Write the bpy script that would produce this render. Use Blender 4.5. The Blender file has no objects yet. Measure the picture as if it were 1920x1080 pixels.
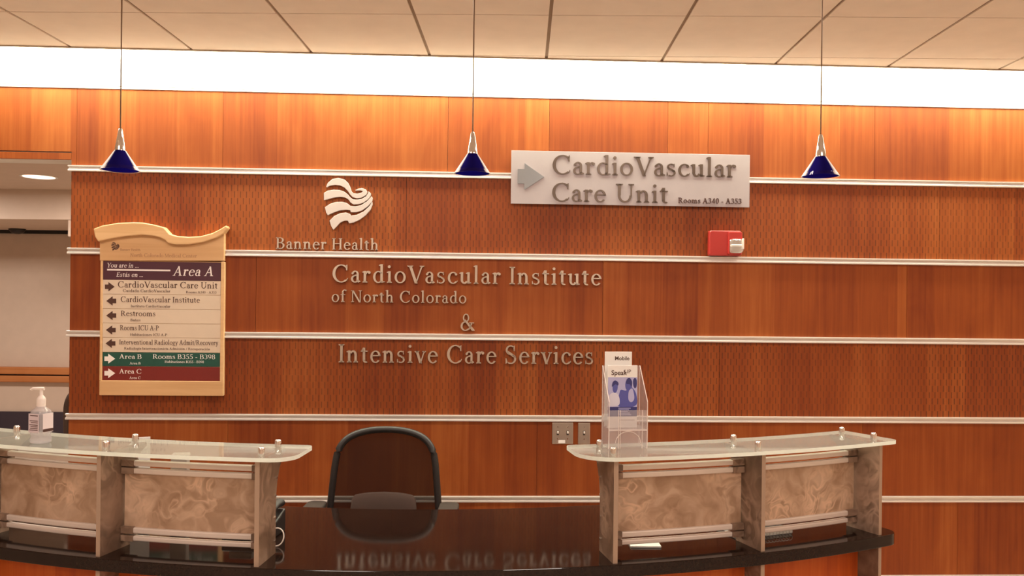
import bpy, bmesh, math, random
from mathutils import Vector, Matrix
random.seed(7)
PI = math.pi
SC = bpy.context.scene
COL = SC.collection

# ------------------------------------------------------------------ camera, world, lights, exposure
F_PX, PHI, EYE, HORIZON = 1540.0, 0.011, 1.64, 562.0
cam_data = bpy.data.cameras.new('camera')
cam_data.sensor_width = 36.0
cam_data.lens = 36.0 * F_PX / 1920.0
cam_data.shift_y = (HORIZON - 540.0) / 1920.0
cam = bpy.data.objects.new('camera', cam_data)
COL.objects.link(cam)
cam.location = (0, 0, EYE)
cam.rotation_euler = (PI / 2, -PHI, 0)
SC.camera = cam
SC.view_settings.view_transform = 'Standard'
SC.view_settings.look = 'None'
SC.view_settings.gamma = 1.0
SC.view_settings.use_curve_mapping = False
SC.view_settings.exposure = 0.0

world = bpy.data.worlds.new('world')
SC.world = world
world.use_nodes = True
world.node_tree.nodes['Background'].inputs[0].default_value = (1.0, 0.72, 0.5, 1)
world.node_tree.nodes['Background'].inputs[1].default_value = 0.05

WALL_TILT = math.atan(0.045)
WALL_Y = 4.55


def wall_matrix():
    return Matrix.Translation((0, WALL_Y, 0)) @ Matrix.Rotation(WALL_TILT, 4, 'Z')


WM = wall_matrix()


def area_light(name, loc, size, power, color, rot=(0, 0, 0), sy=None, mat=None, spread=PI):
    l = bpy.data.lights.new(name, 'AREA')
    l.shape = 'RECTANGLE'
    l.size = size
    l.size_y = sy or size
    l.energy = power
    l.color = color
    l.spread = spread
    o = bpy.data.objects.new(name, l)
    COL.objects.link(o)
    m = Matrix.Translation(loc)
    from mathutils import Euler
    m = m @ Euler(rot).to_matrix().to_4x4()
    o.matrix_world = (mat @ m) if mat else m
    return o


COVE_COL = (1.0, 0.99, 0.76)
FILL_COL = (1.0, 0.87, 0.77)
# fluorescent cove above the feature wall (hidden behind the ceiling edge)
area_light('cove_light', (0.25, -0.12, 3.03), 6.6, 165, COVE_COL, rot=(math.radians(25), 0, 0), sy=0.16, mat=WM)
# unseen fill lamps added under the waiting area ceiling
for x, y, w in [(-1.55, 0.8, 27), (1.45, 0.8, 27), (-1.55, -1.6, 54), (1.45, -1.6, 54)]:
    area_light('ceiling_fill_light', (x, y, 2.88), 0.9, w, FILL_COL)
for x in (-2.6, -1.5, -0.4, 0.7, 1.8, 2.9):  # row of lamps added out of view to brighten the upper wall
    area_light('wall_wash_fill', (x, 3.2, 2.89), 0.2, 9.5, FILL_COL)
# hallway downlights
area_light('hall_light', (-3.4, 6.6, 2.57), 0.5, 42, FILL_COL)
area_light('hall_light', (-5.4, 6.6, 2.57), 0.5, 42, FILL_COL)


# ------------------------------------------------------------------ helpers
def lin(r, g, b, a=1.0):
    def f(c):
        c /= 255.0
        return c / 12.92 if c <= 0.04045 else ((c + 0.055) / 1.055) ** 2.4
    return (f(r), f(g), f(b), a)


def wall_at(px, py):
    """photo pixel -> (s along the wall, height) on the wall's front plane"""
    a, b = px - 960.0, py - HORIZON
    k = (a + PHI * b) / F_PX
    z = WALL_Y / (1 - 0.045 * k)
    return (k * z * math.cos(WALL_TILT) + (z - WALL_Y) * math.sin(WALL_TILT), EYE - (b - PHI * a) / F_PX * z)


class MB:
    """mesh builder"""
    def __init__(self):
        self.v, self.f, self.m = [], [], []

    def face(self, pts, mi=0):
        n = len(self.v)
        self.v += [tuple(p) for p in pts]
        self.f.append(list(range(n, n + len(pts))))
        self.m.append(mi)

    def add(self, vs, fs, mi=0):
        n = len(self.v)
        self.v += [tuple(p) for p in vs]
        for f in fs:
            self.f.append([n + i for i in f])
            self.m.append(mi)

    def box(self, x0, y0, z0, x1, y1, z1, mi=0):
        vs = [(x0, y0, z0), (x1, y0, z0), (x1, y1, z0), (x0, y1, z0), (x0, y0, z1), (x1, y0, z1), (x1, y1, z1), (x0, y1, z1)]
        self.add(vs, [(3, 2, 1, 0), (4, 5, 6, 7), (0, 1, 5, 4), (1, 2, 6, 5), (2, 3, 7, 6), (3, 0, 4, 7)], mi)
        return self

    def plate(self, poly, y0, y1, mi=0, back=True, edge_mi=None):
        """polygon in (x,z), extruded from y0 (front) to y1 (back)"""
        if area2(poly) < 0:
            poly = poly[::-1]
        n = len(poly)
        vs = [(x, y0, z) for x, z in poly] + [(x, y1, z) for x, z in poly]
        self.add(vs, [list(range(n))], mi)
        b = len(self.v) - 2 * n
        for i in range(n):
            j = (i + 1) % n
            self.f.append([b + j, b + i, b + n + i, b + n + j])
            self.m.append(mi if edge_mi is None else edge_mi)
        if back:
            self.f.append([b + n + i for i in range(n)][::-1])
            self.m.append(mi)
        return self

    def slab(self, poly, z0, z1, mi=0, edge_mi=None):
        """polygon in (x,y), extruded z0..z1"""
        if area2(poly) < 0:
            poly = poly[::-1]
        n = len(poly)
        vs = [(x, y, z0) for x, y in poly] + [(x, y, z1) for x, y in poly]
        e = mi if edge_mi is None else edge_mi
        b = len(self.v)
        self.v += vs
        self.f.append([b + i for i in range(n)][::-1]); self.m.append(mi)
        self.f.append([b + n + i for i in range(n)]); self.m.append(mi)
        for i in range(n):
            j = (i + 1) % n
            self.f.append([b + i, b + j, b + n + j, b + n + i]); self.m.append(e)
        return self

    def lathe(self, prof, seg=32, c=(0, 0, 0), mi=0, close=False):
        """profile of (r,z) about z"""
        b = len(self.v)
        n = len(prof)
        for k in range(seg):
            a = 2 * PI * k / seg
            for r, z in prof:
                self.v.append((c[0] + r * math.cos(a), c[1] + r * math.sin(a), c[2] + z))
        for k in range(seg):
            k2 = (k + 1) % seg
            for i in range(n if close else n - 1):
                j = (i + 1) % n
                self.f.append([b + k * n + i, b + k2 * n + i, b + k2 * n + j, b + k * n + j]); self.m.append(mi)
        return self

    def tube(self, pts, r, seg=10, mi=0, closed=False):
        pts = [Vector(p) for p in pts]
        n = len(pts)
        b = len(self.v)
        up = Vector((0, 0, 1))
        for i, p in enumerate(pts):
            if closed:
                d = pts[(i + 1) % n] - pts[i - 1]
            else:
                d = pts[min(i + 1, n - 1)] - pts[max(i - 1, 0)]
            d.normalize()
            ref = up if abs(d.z) < 0.95 else Vector((0, 1, 0))
            u = d.cross(ref).normalized()
            w = u.cross(d).normalized()
            rr = r[i] if isinstance(r, (list, tuple)) else r
            ru, rw = rr if isinstance(rr, tuple) else (rr, rr)
            for k in range(seg):
                a = 2 * PI * k / seg
                self.v.append(tuple(p + u * (ru * math.cos(a)) + w * (rw * math.sin(a))))
        for i in range(n if closed else n - 1):
            j = (i + 1) % n
            for k in range(seg):
                k2 = (k + 1) % seg
                self.f.append([b + i * seg + k, b + i * seg + k2, b + j * seg + k2, b + j * seg + k]); self.m.append(mi)
        if not closed:
            self.f.append([b + k for k in range(seg)][::-1]); self.m.append(mi)
            self.f.append([b + (n - 1) * seg + k for k in range(seg)]); self.m.append(mi)
        return self

    def sphere(self, c, r, seg=16, rings=8, mi=0, sc=(1, 1, 1)):
        prof = []
        for i in range(rings + 1):
            a = -PI / 2 + PI * i / rings
            prof.append((max(1e-5, r * math.cos(a)), r * math.sin(a)))
        b = len(self.v)
        self.lathe(prof, seg, (0, 0, 0), mi)
        for i in range(b, len(self.v)):
            x, y, z = self.v[i]
            self.v[i] = (c[0] + x * sc[0], c[1] + y * sc[1], c[2] + z * sc[2])
        return self

    def xf(self, mat):
        self.v = [tuple(mat @ Vector(p)) for p in self.v]
        return self

    def build(self, name, mats, parent=None, smooth=None, bevel=0, seg=2, merge=False, loc=None, rotz=None, mat=None):
        me = bpy.data.meshes.new(name)
        me.from_pydata(self.v, [], self.f)
        for m in (mats if isinstance(mats, (list, tuple)) else [mats]):
            me.materials.append(m)
        me.polygons.foreach_set('material_index', self.m)
        if merge or smooth is not None:
            bm = bmesh.new(); bm.from_mesh(me)
            if merge:
                bmesh.ops.remove_doubles(bm, verts=bm.verts, dist=1e-5)
            if smooth is not None:
                ang = math.radians(smooth)
                for f in bm.faces:
                    f.smooth = True
                for e in bm.edges:
                    if len(e.link_faces) == 2 and e.calc_face_angle(0) > ang:
                        e.smooth = False
            bm.to_mesh(me); bm.free()
        me.update()
        o = bpy.data.objects.new(name, me)
        COL.objects.link(o)
        if bevel:
            md = o.modifiers.new('bevel', 'BEVEL')
            md.width = bevel; md.segments = seg; md.limit_method = 'ANGLE'; md.angle_limit = math.radians(40)
        if parent:
            o.parent = parent
        if loc:
            o.location = loc
        if rotz is not None:
            o.rotation_euler = (0, 0, rotz)
        return o


def area2(p):
    return sum(p[i][0] * p[(i + 1) % len(p)][1] - p[(i + 1) % len(p)][0] * p[i][1] for i in range(len(p)))


def tag(o, label, cat, group=None):
    o['label'] = label
    o['category'] = cat
    if group:
        o['group'] = group
    return o


def thing(name, label, cat, loc=(0, 0, 0), rotz=0, group=None):
    o = bpy.data.objects.new(name, None)
    o.empty_display_size = 0.05
    COL.objects.link(o)
    o.location = loc
    o.rotation_euler = (0, 0, rotz)
    return tag(o, label, cat, group)


def struct(o):
    o['kind'] = 'structure'
    return o


def on_wall(s, h, d=0.0):
    """world location of wall coordinate (s, height), d metres in front of the wall"""
    return tuple(WM @ Vector((s, -d, h)))


def catmull(pts, n=5, closed=True):
    out = []
    N = len(pts)
    for i in range(N if closed else N - 1):
        p = [pts[(i + j) % N] if closed else pts[min(max(i + j, 0), N - 1)] for j in (-1, 0, 1, 2)]
        for k in range(n):
            t = k / n
            out.append(tuple(0.5 * (2 * p[1][c] + (p[2][c] - p[0][c]) * t + (2 * p[0][c] - 5 * p[1][c] + 4 * p[2][c] - p[3][c]) * t * t
                       + (3 * p[1][c] - p[0][c] - 3 * p[2][c] + p[3][c]) * t ** 3) for c in range(len(pts[0]))))
    if not closed:
        out.append(tuple(pts[-1]))
    return out


def rrect(x0, z0, x1, z1, r, n=6):
    out = []
    for cx, cz, a in ((x1 - r, z1 - r, 0), (x0 + r, z1 - r, 90), (x0 + r, z0 + r, 180), (x1 - r, z0 + r, 270)):
        for k in range(n + 1):
            t = math.radians(a + 90 * k / n)
            out.append((cx + r * math.cos(t), cz + r * math.sin(t)))
    return out


# ------------------------------------------------------------------ materials
def new_mat(name):
    m = bpy.data.materials.new(name)
    m.use_nodes = True
    nt = m.node_tree
    return m, nt, nt.nodes['Principled BSDF']


def plain(name, col, rough=0.5, metal=0.0, spec=0.5, **kw):
    m, nt, p = new_mat(name)
    p.inputs['Base Color'].default_value = col
    p.inputs['Roughness'].default_value = rough
    p.inputs['Metallic'].default_value = metal
    p.inputs['Specular IOR Level'].default_value = spec
    for k, v in kw.items():
        p.inputs[k].default_value = v
    # faint tonal unevenness so that no surface is perfectly flat
    N = nt.nodes.new
    tc = N('ShaderNodeTexCoord'); no = N('ShaderNodeTexNoise'); no.inputs['Scale'].default_value = 9.0
    no.inputs['Detail'].default_value = 4
    mr = N('ShaderNodeMapRange'); mr.inputs['To Min'].default_value = 0.93; mr.inputs['To Max'].default_value = 1.06
    mx = N('ShaderNodeMix'); mx.data_type = 'RGBA'; mx.blend_type = 'MULTIPLY'; mx.inputs['Factor'].default_value = 1
    nt.links.new(tc.outputs['Object'], no.inputs['Vector'])
    nt.links.new(no.outputs['Fac'], mr.inputs['Value'])
    mx.inputs['A'].default_value = col
    nt.links.new(mr.outputs['Result'], mx.inputs['B'])
    nt.links.new(mx.outputs['Result'], p.inputs['Base Color'])
    return m


class NT:
    def __init__(self, nt):
        self.nt = nt

    def n(self, t, **kw):
        x = self.nt.nodes.new(t)
        for k, v in kw.items():
            setattr(x, k, v)
        return x

    def link(self, a, b):
        self.nt.links.new(a, b)

    def math(self, op, a, b=None, c=None):
        x = self.n('ShaderNodeMath', operation=op)
        for i, v in enumerate((a, b, c)):
            if v is None:
                continue
            if hasattr(v, 'links') or hasattr(v, 'is_linked'):
                self.link(v, x.inputs[i])
            else:
                x.inputs[i].default_value = v
        return x.outputs[0]

    def ramp(self, fac, stops):
        x = self.n('ShaderNodeValToRGB')
        while len(x.color_ramp.elements) < len(stops):
            x.color_ramp.elements.new(0.5)
        for e, (p, c) in zip(x.color_ramp.elements, stops):
            e.position = p
            e.color = c
        self.link(fac, x.inputs['Fac'])
        return x.outputs['Color']

    def noise(self, vec, scale, detail=4, rough=0.55, dist=0.0):
        x = self.n('ShaderNodeTexNoise')
        x.inputs['Scale'].default_value = scale
        x.inputs['Detail'].default_value = detail
        x.inputs['Roughness'].default_value = rough
        x.inputs['Distortion'].default_value = dist
        self.link(vec, x.inputs['Vector'])
        return x.outputs['Fac']

    def mapping(self, vec, scale=(1, 1, 1), loc=(0, 0, 0)):
        x = self.n('ShaderNodeMapping')
        x.inputs['Scale'].default_value = scale
        x.inputs['Location'].default_value = loc
        self.link(vec, x.inputs['Vector'])
        return x.outputs['Vector']

    def mix(self, fac, a, b, blend='MIX'):
        x = self.n('ShaderNodeMix', data_type='RGBA', blend_type=blend)
        for sock, v in (('Factor', fac), ('A', a), ('B', b)):
            if isinstance(v, (int, float, tuple)):
                x.inputs[sock].default_value = v
            else:
                self.link(v, x.inputs[sock])
        return x.outputs['Result']


def wood(name, dark, mid, light, slots=False, rough=0.54, strip=4.6, coat=0.0, grain_axis='z'):
    m, nt, p = new_mat(name)
    g = NT(nt)
    tc = g.n('ShaderNodeTexCoord')
    info = g.n('ShaderNodeObjectInfo')
    off = g.n('ShaderNodeCombineXYZ')
    g.link(g.math('MULTIPLY', info.outputs['Random'], 37.0), off.inputs[0])
    g.link(g.math('MULTIPLY', info.outputs['Random'], 11.0), off.inputs[2])
    va = g.n('ShaderNodeVectorMath', operation='ADD')
    g.link(tc.outputs['Object'], va.inputs[0]); g.link(off.outputs[0], va.inputs[1])
    vec = va.outputs[0]
    if grain_axis == 'x':
        sw = g.n('ShaderNodeSeparateXYZ'); cw = g.n('ShaderNodeCombineXYZ')
        g.link(vec, sw.inputs[0]); g.link(sw.outputs[2], cw.inputs[0]); g.link(sw.outputs[1], cw.inputs[1]); g.link(sw.outputs[0], cw.inputs[2])
        vec = cw.outputs[0]
    sx = g.n('ShaderNodeSeparateXYZ'); g.link(vec, sx.inputs[0])
    # veneer leaves: random width steps of tone
    wob = g.noise(g.mapping(vec, (1.1, 0, 0)), 1.0, 2)
    leaf = g.math('FLOOR', g.math('MULTIPLY', g.math('ADD', sx.outputs[0], g.math('MULTIPLY', wob, 0.35)), strip))
    wn = g.n('ShaderNodeTexWhiteNoise', noise_dimensions='1D'); g.link(leaf, wn.inputs['W'])
    grain = g.noise(g.mapping(vec, (42, 5, 1.1)), 1.0, 6, 0.6, 0.4)
    fine = g.noise(g.mapping(vec, (190, 20, 2.5)), 1.0, 3, 0.6)
    fig = g.noise(g.mapping(vec, (5, 3, 1.6)), 1.0, 3, 0.5, 1.2)
    fac = g.math('ADD', g.math('MULTIPLY', grain, 0.50), g.math('MULTIPLY', fig, 0.34))
    fac = g.math('ADD', fac, g.math('MULTIPLY', wn.outputs['Value'], 0.26))
    fac = g.math('ADD', fac, g.math('MULTIPLY', g.math('SUBTRACT', fine, 0.5), 0.12))
    col = g.ramp(fac, [(0.32, dark), (0.56, mid), (0.80, light)])
    bump_h = fine
    if slots:
        so = g.n('ShaderNodeSeparateXYZ'); g.link(tc.outputs['Object'], so.inputs[0])
        cx = g.math('DIVIDE', so.outputs[0], 0.0161)
        ci = g.math('FLOOR', cx)
        fx = g.math('ABSOLUTE', g.math('SUBTRACT', g.math('SUBTRACT', cx, ci), 0.5))
        groove = g.math('LESS_THAN', fx, 0.17)
        par = g.math('FLOORED_MODULO', ci, 2.0)
        rz = g.math('ADD', g.math('DIVIDE', so.outputs[2], 0.0715), g.math('MULTIPLY', par, 0.5))
        fz = g.math('FRACT', rz)
        dash = g.math('LESS_THAN', fz, 0.47)
        slot = g.math('MULTIPLY', groove, dash)
        var = g.noise(g.mapping(tc.outputs['Object'], (1.3, 0, 1.0), (3.1, 0, 0)), 1.0, 1)
        var = g.math('ADD', 0.22, g.math('MULTIPLY', var, 0.85))
        shallow = g.math('MULTIPLY', groove, 0.10)
        amt = g.math('MAXIMUM', g.math('MULTIPLY', slot, var), shallow)
        col = g.mix(amt, col, (0.085, 0.024, 0.008, 1))
        bump_h = g.math('SUBTRACT', 1.0, amt)
    g.link(col, p.inputs['Base Color'])
    p.inputs['Roughness'].default_value = rough
    p.inputs['Specular IOR Level'].default_value = 0.32
    p.inputs['Coat Weight'].default_value = coat
    p.inputs['Coat Roughness'].default_value = 0.15
    b = g.n('ShaderNodeBump'); b.inputs['Strength'].default_value = 0.25 if slots else 0.04
    b.inputs['Distance'].default_value = 0.003 if slots else 0.001
    g.link(bump_h, b.inputs['Height']); g.link(b.outputs[0], p.inputs['Normal'])
    return m


W_DARK, W_MID, W_LIGHT = (0.180, 0.029, 0.0035, 1), (0.272, 0.058, 0.0075, 1), (0.375, 0.104, 0.019, 1)
M_WOOD = wood('cherry_veneer', W_DARK, W_MID, W_LIGHT)
M_SLOT = wood('slotted_cherry', W_DARK, W_MID, W_LIGHT, slots=True)
M_DESKWOOD = wood('desk_cherry', (0.36, 0.050, 0.006, 1), (0.54, 0.098, 0.011, 1), (0.66, 0.16, 0.026, 1))
M_MAPLE = wood('maple', (0.62, 0.36, 0.17, 1), (0.72, 0.45, 0.23, 1), (0.78, 0.52, 0.28, 1), rough=0.4, grain_axis='x', strip=1.0)
M_RAILWOOD = wood('rail_wood', (0.36, 0.12, 0.035, 1), (0.50, 0.18, 0.055, 1), (0.6, 0.25, 0.09, 1), grain_axis='x', strip=1.0)
M_WHITE = plain('white_paint', (0.85, 0.83, 0.78, 1), 0.6)
M_CREAM = plain('cream_paint', (0.68, 0.54, 0.43, 1), 0.6)
M_CEIL = plain('ceiling_tile', (0.86, 0.77, 0.67, 1), 0.85)
M_GRID = plain('ceiling_reveal', (0.34, 0.25, 0.18, 1), 0.8)
M_NAVY = plain('dark_wall_base', (0.045, 0.032, 0.045, 1), 0.6)
M_FLOOR = plain('beige_floor', (0.54, 0.43, 0.34, 1), 0.7)
M_ALU = plain('satin_aluminium', (0.80, 0.76, 0.73, 1), 0.40, 0.55)
M_RAIL = plain('rail_aluminium', (0.78, 0.67, 0.60, 1), 0.45, 0.2)
M_LETTER = plain('brushed_letter_metal', (0.58, 0.48, 0.39, 1), 0.36, 0.8)
M_EMBLEM = plain('emblem_metal', (0.66, 0.59, 0.55, 1), 0.45, 0.35)
M_CHROME = plain('chrome', (0.86, 0.85, 0.84, 1), 0.08, 1.0)
M_STEEL = plain('steel_plate', (0.62, 0.54, 0.46, 1), 0.34, 0.8)
M_BLACK = plain('black_plastic', (0.018, 0.015, 0.014, 1), 0.45)
M_DKGREY = plain('dark_grey_fabric', (0.06, 0.045, 0.04, 1), 0.85)
M_BROWNFAB = plain('brown_fabric', (0.085, 0.055, 0.043, 1), 0.9)
M_ARM = plain('arm_rubber', (0.05, 0.038, 0.032, 1), 0.8, 0, 0.2)
M_PAPER = plain('paper', (0.93, 0.92, 0.90, 1), 0.7)
M_WHITEPL = plain('white_plastic', (0.86, 0.76, 0.70, 1), 0.4)
M_GREYPL = plain('grey_plastic', (0.42, 0.37, 0.33, 1), 0.5)
M_RED = plain('red_plastic', (0.42, 0.030, 0.024, 1), 0.35)
M_PLAQUE = plain('plaque_acrylic', (0.40, 0.345, 0.36, 1), 0.5)
M_PLAQUELET = plain('plaque_letter_metal', (0.13, 0.095, 0.075, 1), 0.3, 0.7)
M_PLAQUEARROW = plain('plaque_arrow_metal', (0.30, 0.31, 0.33, 1), 0.3, 0.7)
M_INSERT = plain('cream_insert', (0.70, 0.56, 0.43, 1), 0.5)
M_PURPLE = plain('plum_insert', (0.085, 0.030, 0.045, 1), 0.35)
M_GREEN = plain('green_insert', (0.016, 0.085, 0.062, 1), 0.35)
M_MAROON = plain('maroon_insert', (0.20, 0.022, 0.018, 1), 0.35)
M_INK = plain('dark_brown_ink', (0.075, 0.028, 0.018, 1), 0.6)
M_INKLT = plain('engraved_brown', (0.42, 0.22, 0.11, 1), 0.6)
M_WHITEINK = plain('white_ink', (0.90, 0.82, 0.78, 1), 0.6)
M_BLUEINK = plain('blue_ink', (0.10, 0.11, 0.42, 1), 0.6)
M_BLUEDK = plain('dark_blue_ink', (0.045, 0.045, 0.20, 1), 0.6)
M_BLUELT = plain('pale_blue_ink', (0.50, 0.50, 0.78, 1), 0.6)


def granite():
    m, nt, p = new_mat('dark_granite')
    g = NT(nt)
    tc = g.n('ShaderNodeTexCoord')
    n1 = g.noise(tc.outputs['Object'], 140, 3)
    n2 = g.noise(tc.outputs['Object'], 4, 4)
    fac = g.math('ADD', g.math('MULTIPLY', n1, 0.6), g.math('MULTIPLY', n2, 0.4))
    g.link(g.ramp(fac, [(0.35, (0.010, 0.005, 0.004, 1)), (0.6, (0.020, 0.010, 0.007, 1)), (0.75, (0.042, 0.024, 0.018, 1))]), p.inputs['Base Color'])
    p.inputs['Roughness'].default_value = 0.07
    p.inputs['Specular IOR Level'].default_value = 0.3
    return m


M_GRANITE = granite()


def resin(name, base, light, dark, scale=7.0):
    m, nt, p = new_mat(name)
    g = NT(nt)
    tc = g.n('ShaderNodeTexCoord')
    info = g.n('ShaderNodeObjectInfo')
    off = g.n('ShaderNodeCombineXYZ')
    g.link(g.math('MULTIPLY', info.outputs['Random'], 23.0), off.inputs[0])
    va = g.n('ShaderNodeVectorMath', operation='ADD')
    g.link(tc.outputs['Object'], va.inputs[0]); g.link(off.outputs[0], va.inputs[1])
    vec = va.outputs[0]
    w1 = g.n('ShaderNodeTexNoise'); w1.inputs['Scale'].default_value = scale * 0.9; w1.inputs['Detail'].default_value = 2
    g.link(vec, w1.inputs['Vector'])
    wv = g.n('ShaderNodeVectorMath', operation='SCALE'); g.link(w1.outputs['Color'], wv.inputs[0]); wv.inputs[3].default_value = 0.55
    vb = g.n('ShaderNodeVectorMath', operation='ADD'); g.link(vec, vb.inputs[0]); g.link(wv.outputs[0], vb.inputs[1])
    n1 = g.noise(vb.outputs[0], scale * 0.9, 3, 0.5, 0.6)
    n2 = g.noise(vb.outputs[0], scale * 1.1, 2, 0.5, 0.9)
    ridge = g.math('SUBTRACT', 1.0, g.math('MULTIPLY', g.math('ABSOLUTE', g.math('SUBTRACT', n2, 0.5)), 9.0))
    ridge = g.math('MAXIMUM', ridge, 0.0)
    patch = g.noise(vec, scale * 0.8, 2)
    patch = g.math('MULTIPLY', g.math('MAXIMUM', g.math('SUBTRACT', patch, 0.38), 0.0), 3.2)
    col = g.ramp(n1, [(0.32, dark), (0.5, base), (0.70, light)])
    col = g.mix(g.math('MINIMUM', g.math('MULTIPLY', g.math('MULTIPLY', ridge, patch), 0.95), 0.95), col, tuple(min(1, c * 1.45) for c in light[:3]) + (1,))
    g.link(col, p.inputs['Base Color'])
    p.inputs['Roughness'].default_value = 0.32
    p.inputs['Subsurface Weight'].default_value = 0.0
    return m


M_PANEL = resin('mottled_resin', (0.42, 0.27, 0.175, 1), (0.55, 0.38, 0.27, 1), (0.32, 0.19, 0.115, 1))
M_FIN = resin('smoky_resin', (0.20, 0.125, 0.085, 1), (0.33, 0.22, 0.16, 1), (0.12, 0.07, 0.045, 1), 6.0)
M_FINEDGE = plain('resin_edge', (0.40, 0.28, 0.20, 1), 0.45)


def clear(name, tint=(1, 1, 1, 1), rough=0.02, ior=1.5, haze=0.0, haze_col=(0.8, 0.8, 0.8, 1), painted_rim=0.0):
    """thin clear sheet: see-through with fresnel reflection, optional frosting"""
    m, nt, p = new_mat(name)
    nt.nodes.remove(p)
    g = NT(nt)
    out = [n for n in nt.nodes if n.type == 'OUTPUT_MATERIAL'][0]
    tr = g.n('ShaderNodeBsdfTransparent'); tr.inputs[0].default_value = tint
    gl = g.n('ShaderNodeBsdfGlossy'); gl.inputs['Roughness'].default_value = rough
    fr = g.n('ShaderNodeFresnel'); fr.inputs[0].default_value = ior
    geo = g.n('ShaderNodeNewGeometry')
    body = tr.outputs[0]
    if haze > 0 or painted_rim > 0:
        di = g.n('ShaderNodeBsdfDiffuse'); di.inputs[0].default_value = haze_col
        mh = g.n('ShaderNodeMixShader'); mh.inputs[0].default_value = haze
        if painted_rim > 0:      # light caught along the outline, put in as pale diffuse colour
            lw = g.n('ShaderNodeLayerWeight')
            mr = g.n('ShaderNodeMapRange', interpolation_type='SMOOTHSTEP')
            mr.inputs['From Min'].default_value = 0.50; mr.inputs['From Max'].default_value = 0.68
            g.link(lw.outputs['Facing'], mr.inputs['Value'])
            f3 = mr.outputs[0]
            g.link(g.math('ADD', haze, g.math('MULTIPLY', f3, painted_rim)), mh.inputs[0])
        g.link(tr.outputs[0], mh.inputs[1]); g.link(di.outputs[0], mh.inputs[2])
        body = mh.outputs[0]
    fac = g.math('MULTIPLY', fr.outputs[0], g.math('SUBTRACT', 1.0, geo.outputs['Backfacing']))
    mx = g.n('ShaderNodeMixShader')
    g.link(fac, mx.inputs[0]); g.link(body, mx.inputs[1]); g.link(gl.outputs[0], mx.inputs[2])
    g.link(mx.outputs[0], out.inputs[0])
    return m


M_GLASSTOP = clear('frosted_counter_glass', (0.90, 0.94, 0.90, 1), 0.04, 1.5, 0.29, (0.62, 0.62, 0.57, 1))
def edge_glass():
    m, nt, p = new_mat('polished_glass_edge')
    nt.nodes.remove(p)
    g = NT(nt)
    out = [n for n in nt.nodes if n.type == 'OUTPUT_MATERIAL'][0]
    di = g.n('ShaderNodeBsdfDiffuse'); di.inputs[0].default_value = (0.96, 0.98, 0.94, 1)
    tl = g.n('ShaderNodeBsdfTranslucent'); tl.inputs[0].default_value = (0.97, 0.99, 0.96, 1)
    mx = g.n('ShaderNodeMixShader'); mx.inputs[0].default_value = 0.7
    g.link(di.outputs[0], mx.inputs[1]); g.link(tl.outputs[0], mx.inputs[2])
    g.link(mx.outputs[0], out.inputs[0])
    return m


M_GLASSEDGE = edge_glass()
M_ACRYLIC = clear('clear_acrylic', (0.94, 0.92, 0.92, 1), 0.05, 1.45, 0.15, (0.95, 0.92, 0.92, 1))
M_ACRYLICEDGE = plain('acrylic_edge', (0.85, 0.76, 0.72, 1), 0.2)
M_BOTTLE = clear('clear_bottle', (0.90, 0.88, 0.90, 1), 0.03, 1.5, 0.26, (0.9, 0.86, 0.88, 1))
M_SHADECLEAR = clear('clear_shade_glass', (0.97, 0.95, 0.95, 1), 0.03, 1.2, 0.0, (0.97, 0.93, 0.92, 1), 0.9)
M_LENS = clear('strobe_lens', (0.95, 0.95, 0.95, 1), 0.05, 1.5, 0.2, (0.9, 0.88, 0.85, 1))
def cobalt():
    m, nt, p = new_mat('cobalt_glass')
    nt.nodes.remove(p)
    g = NT(nt)
    out = [n for n in nt.nodes if n.type == 'OUTPUT_MATERIAL'][0]
    di = g.n('ShaderNodeBsdfDiffuse'); di.inputs[0].default_value = (0.016, 0.010, 0.15, 1)
    tl = g.n('ShaderNodeBsdfTranslucent'); tl.inputs[0].default_value = (0.03, 0.04, 0.55, 1)
    mx = g.n('ShaderNodeMixShader'); mx.inputs[0].default_value = 0.35
    g.link(di.outputs[0], mx.inputs[1]); g.link(tl.outputs[0], mx.inputs[2])
    g.link(mx.outputs[0], out.inputs[0])
    return m


M_BLUEGLASS = cobalt()


def mesh_fabric():
    m, nt, p = new_mat('woven_mesh')
    nt.nodes.remove(p)
    g = NT(nt)
    out = [n for n in nt.nodes if n.type == 'OUTPUT_MATERIAL'][0]
    tr = g.n('ShaderNodeBsdfTransparent'); tr.inputs[0].default_value = (1, 1, 1, 1)
    di = g.n('ShaderNodeBsdfDiffuse'); di.inputs[0].default_value = (0.03, 0.018, 0.014, 1)
    mx = g.n('ShaderNodeMixShader'); mx.inputs[0].default_value = 0.82
    g.link(tr.outputs[0], mx.inputs[1]); g.link(di.outputs[0], mx.inputs[2]); g.link(mx.outputs[0], out.inputs[0])
    return m


M_MESH = mesh_fabric()


def emis(name, col, s):
    m, nt, p = new_mat(name)
    p.inputs['Base Color'].default_value = col
    p.inputs['Emission Color'].default_value = col
    p.inputs['Emission Strength'].default_value = s
    return m


M_LAMP = emis('lamp_diffuser', (1.0, 0.80, 0.62, 1), 2.2)
M_TUBE = emis('fluorescent_tube', (1.0, 0.85, 0.62, 1), 6.0)


# ------------------------------------------------------------------ serif lettering (glyphs drawn as strokes)
S, T, FS, E, XH, ASC, DSC = 0.135, 0.062, 0.042, 0.075, 0.66, 1.06, -0.30


def g_rect(x0, y0, x1, y1):
    return [(x0, y0), (x1, y0), (x1, y1), (x0, y1)]


def g_diag(x0, y0, x1, y1, w):
    return [(x0, y0), (x0 + w, y0), (x1 + w, y1), (x1, y1)]


def g_foot(x0, x1, y, l=E, r=E, up=1):
    f = FS * up
    return [(x0 - l, y), (x1 + r, y), (x1 + r, y + f * 0.8), (x1, y + f * 2.1), (x0, y + f * 2.1), (x0 - l, y + f * 0.8)]


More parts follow.
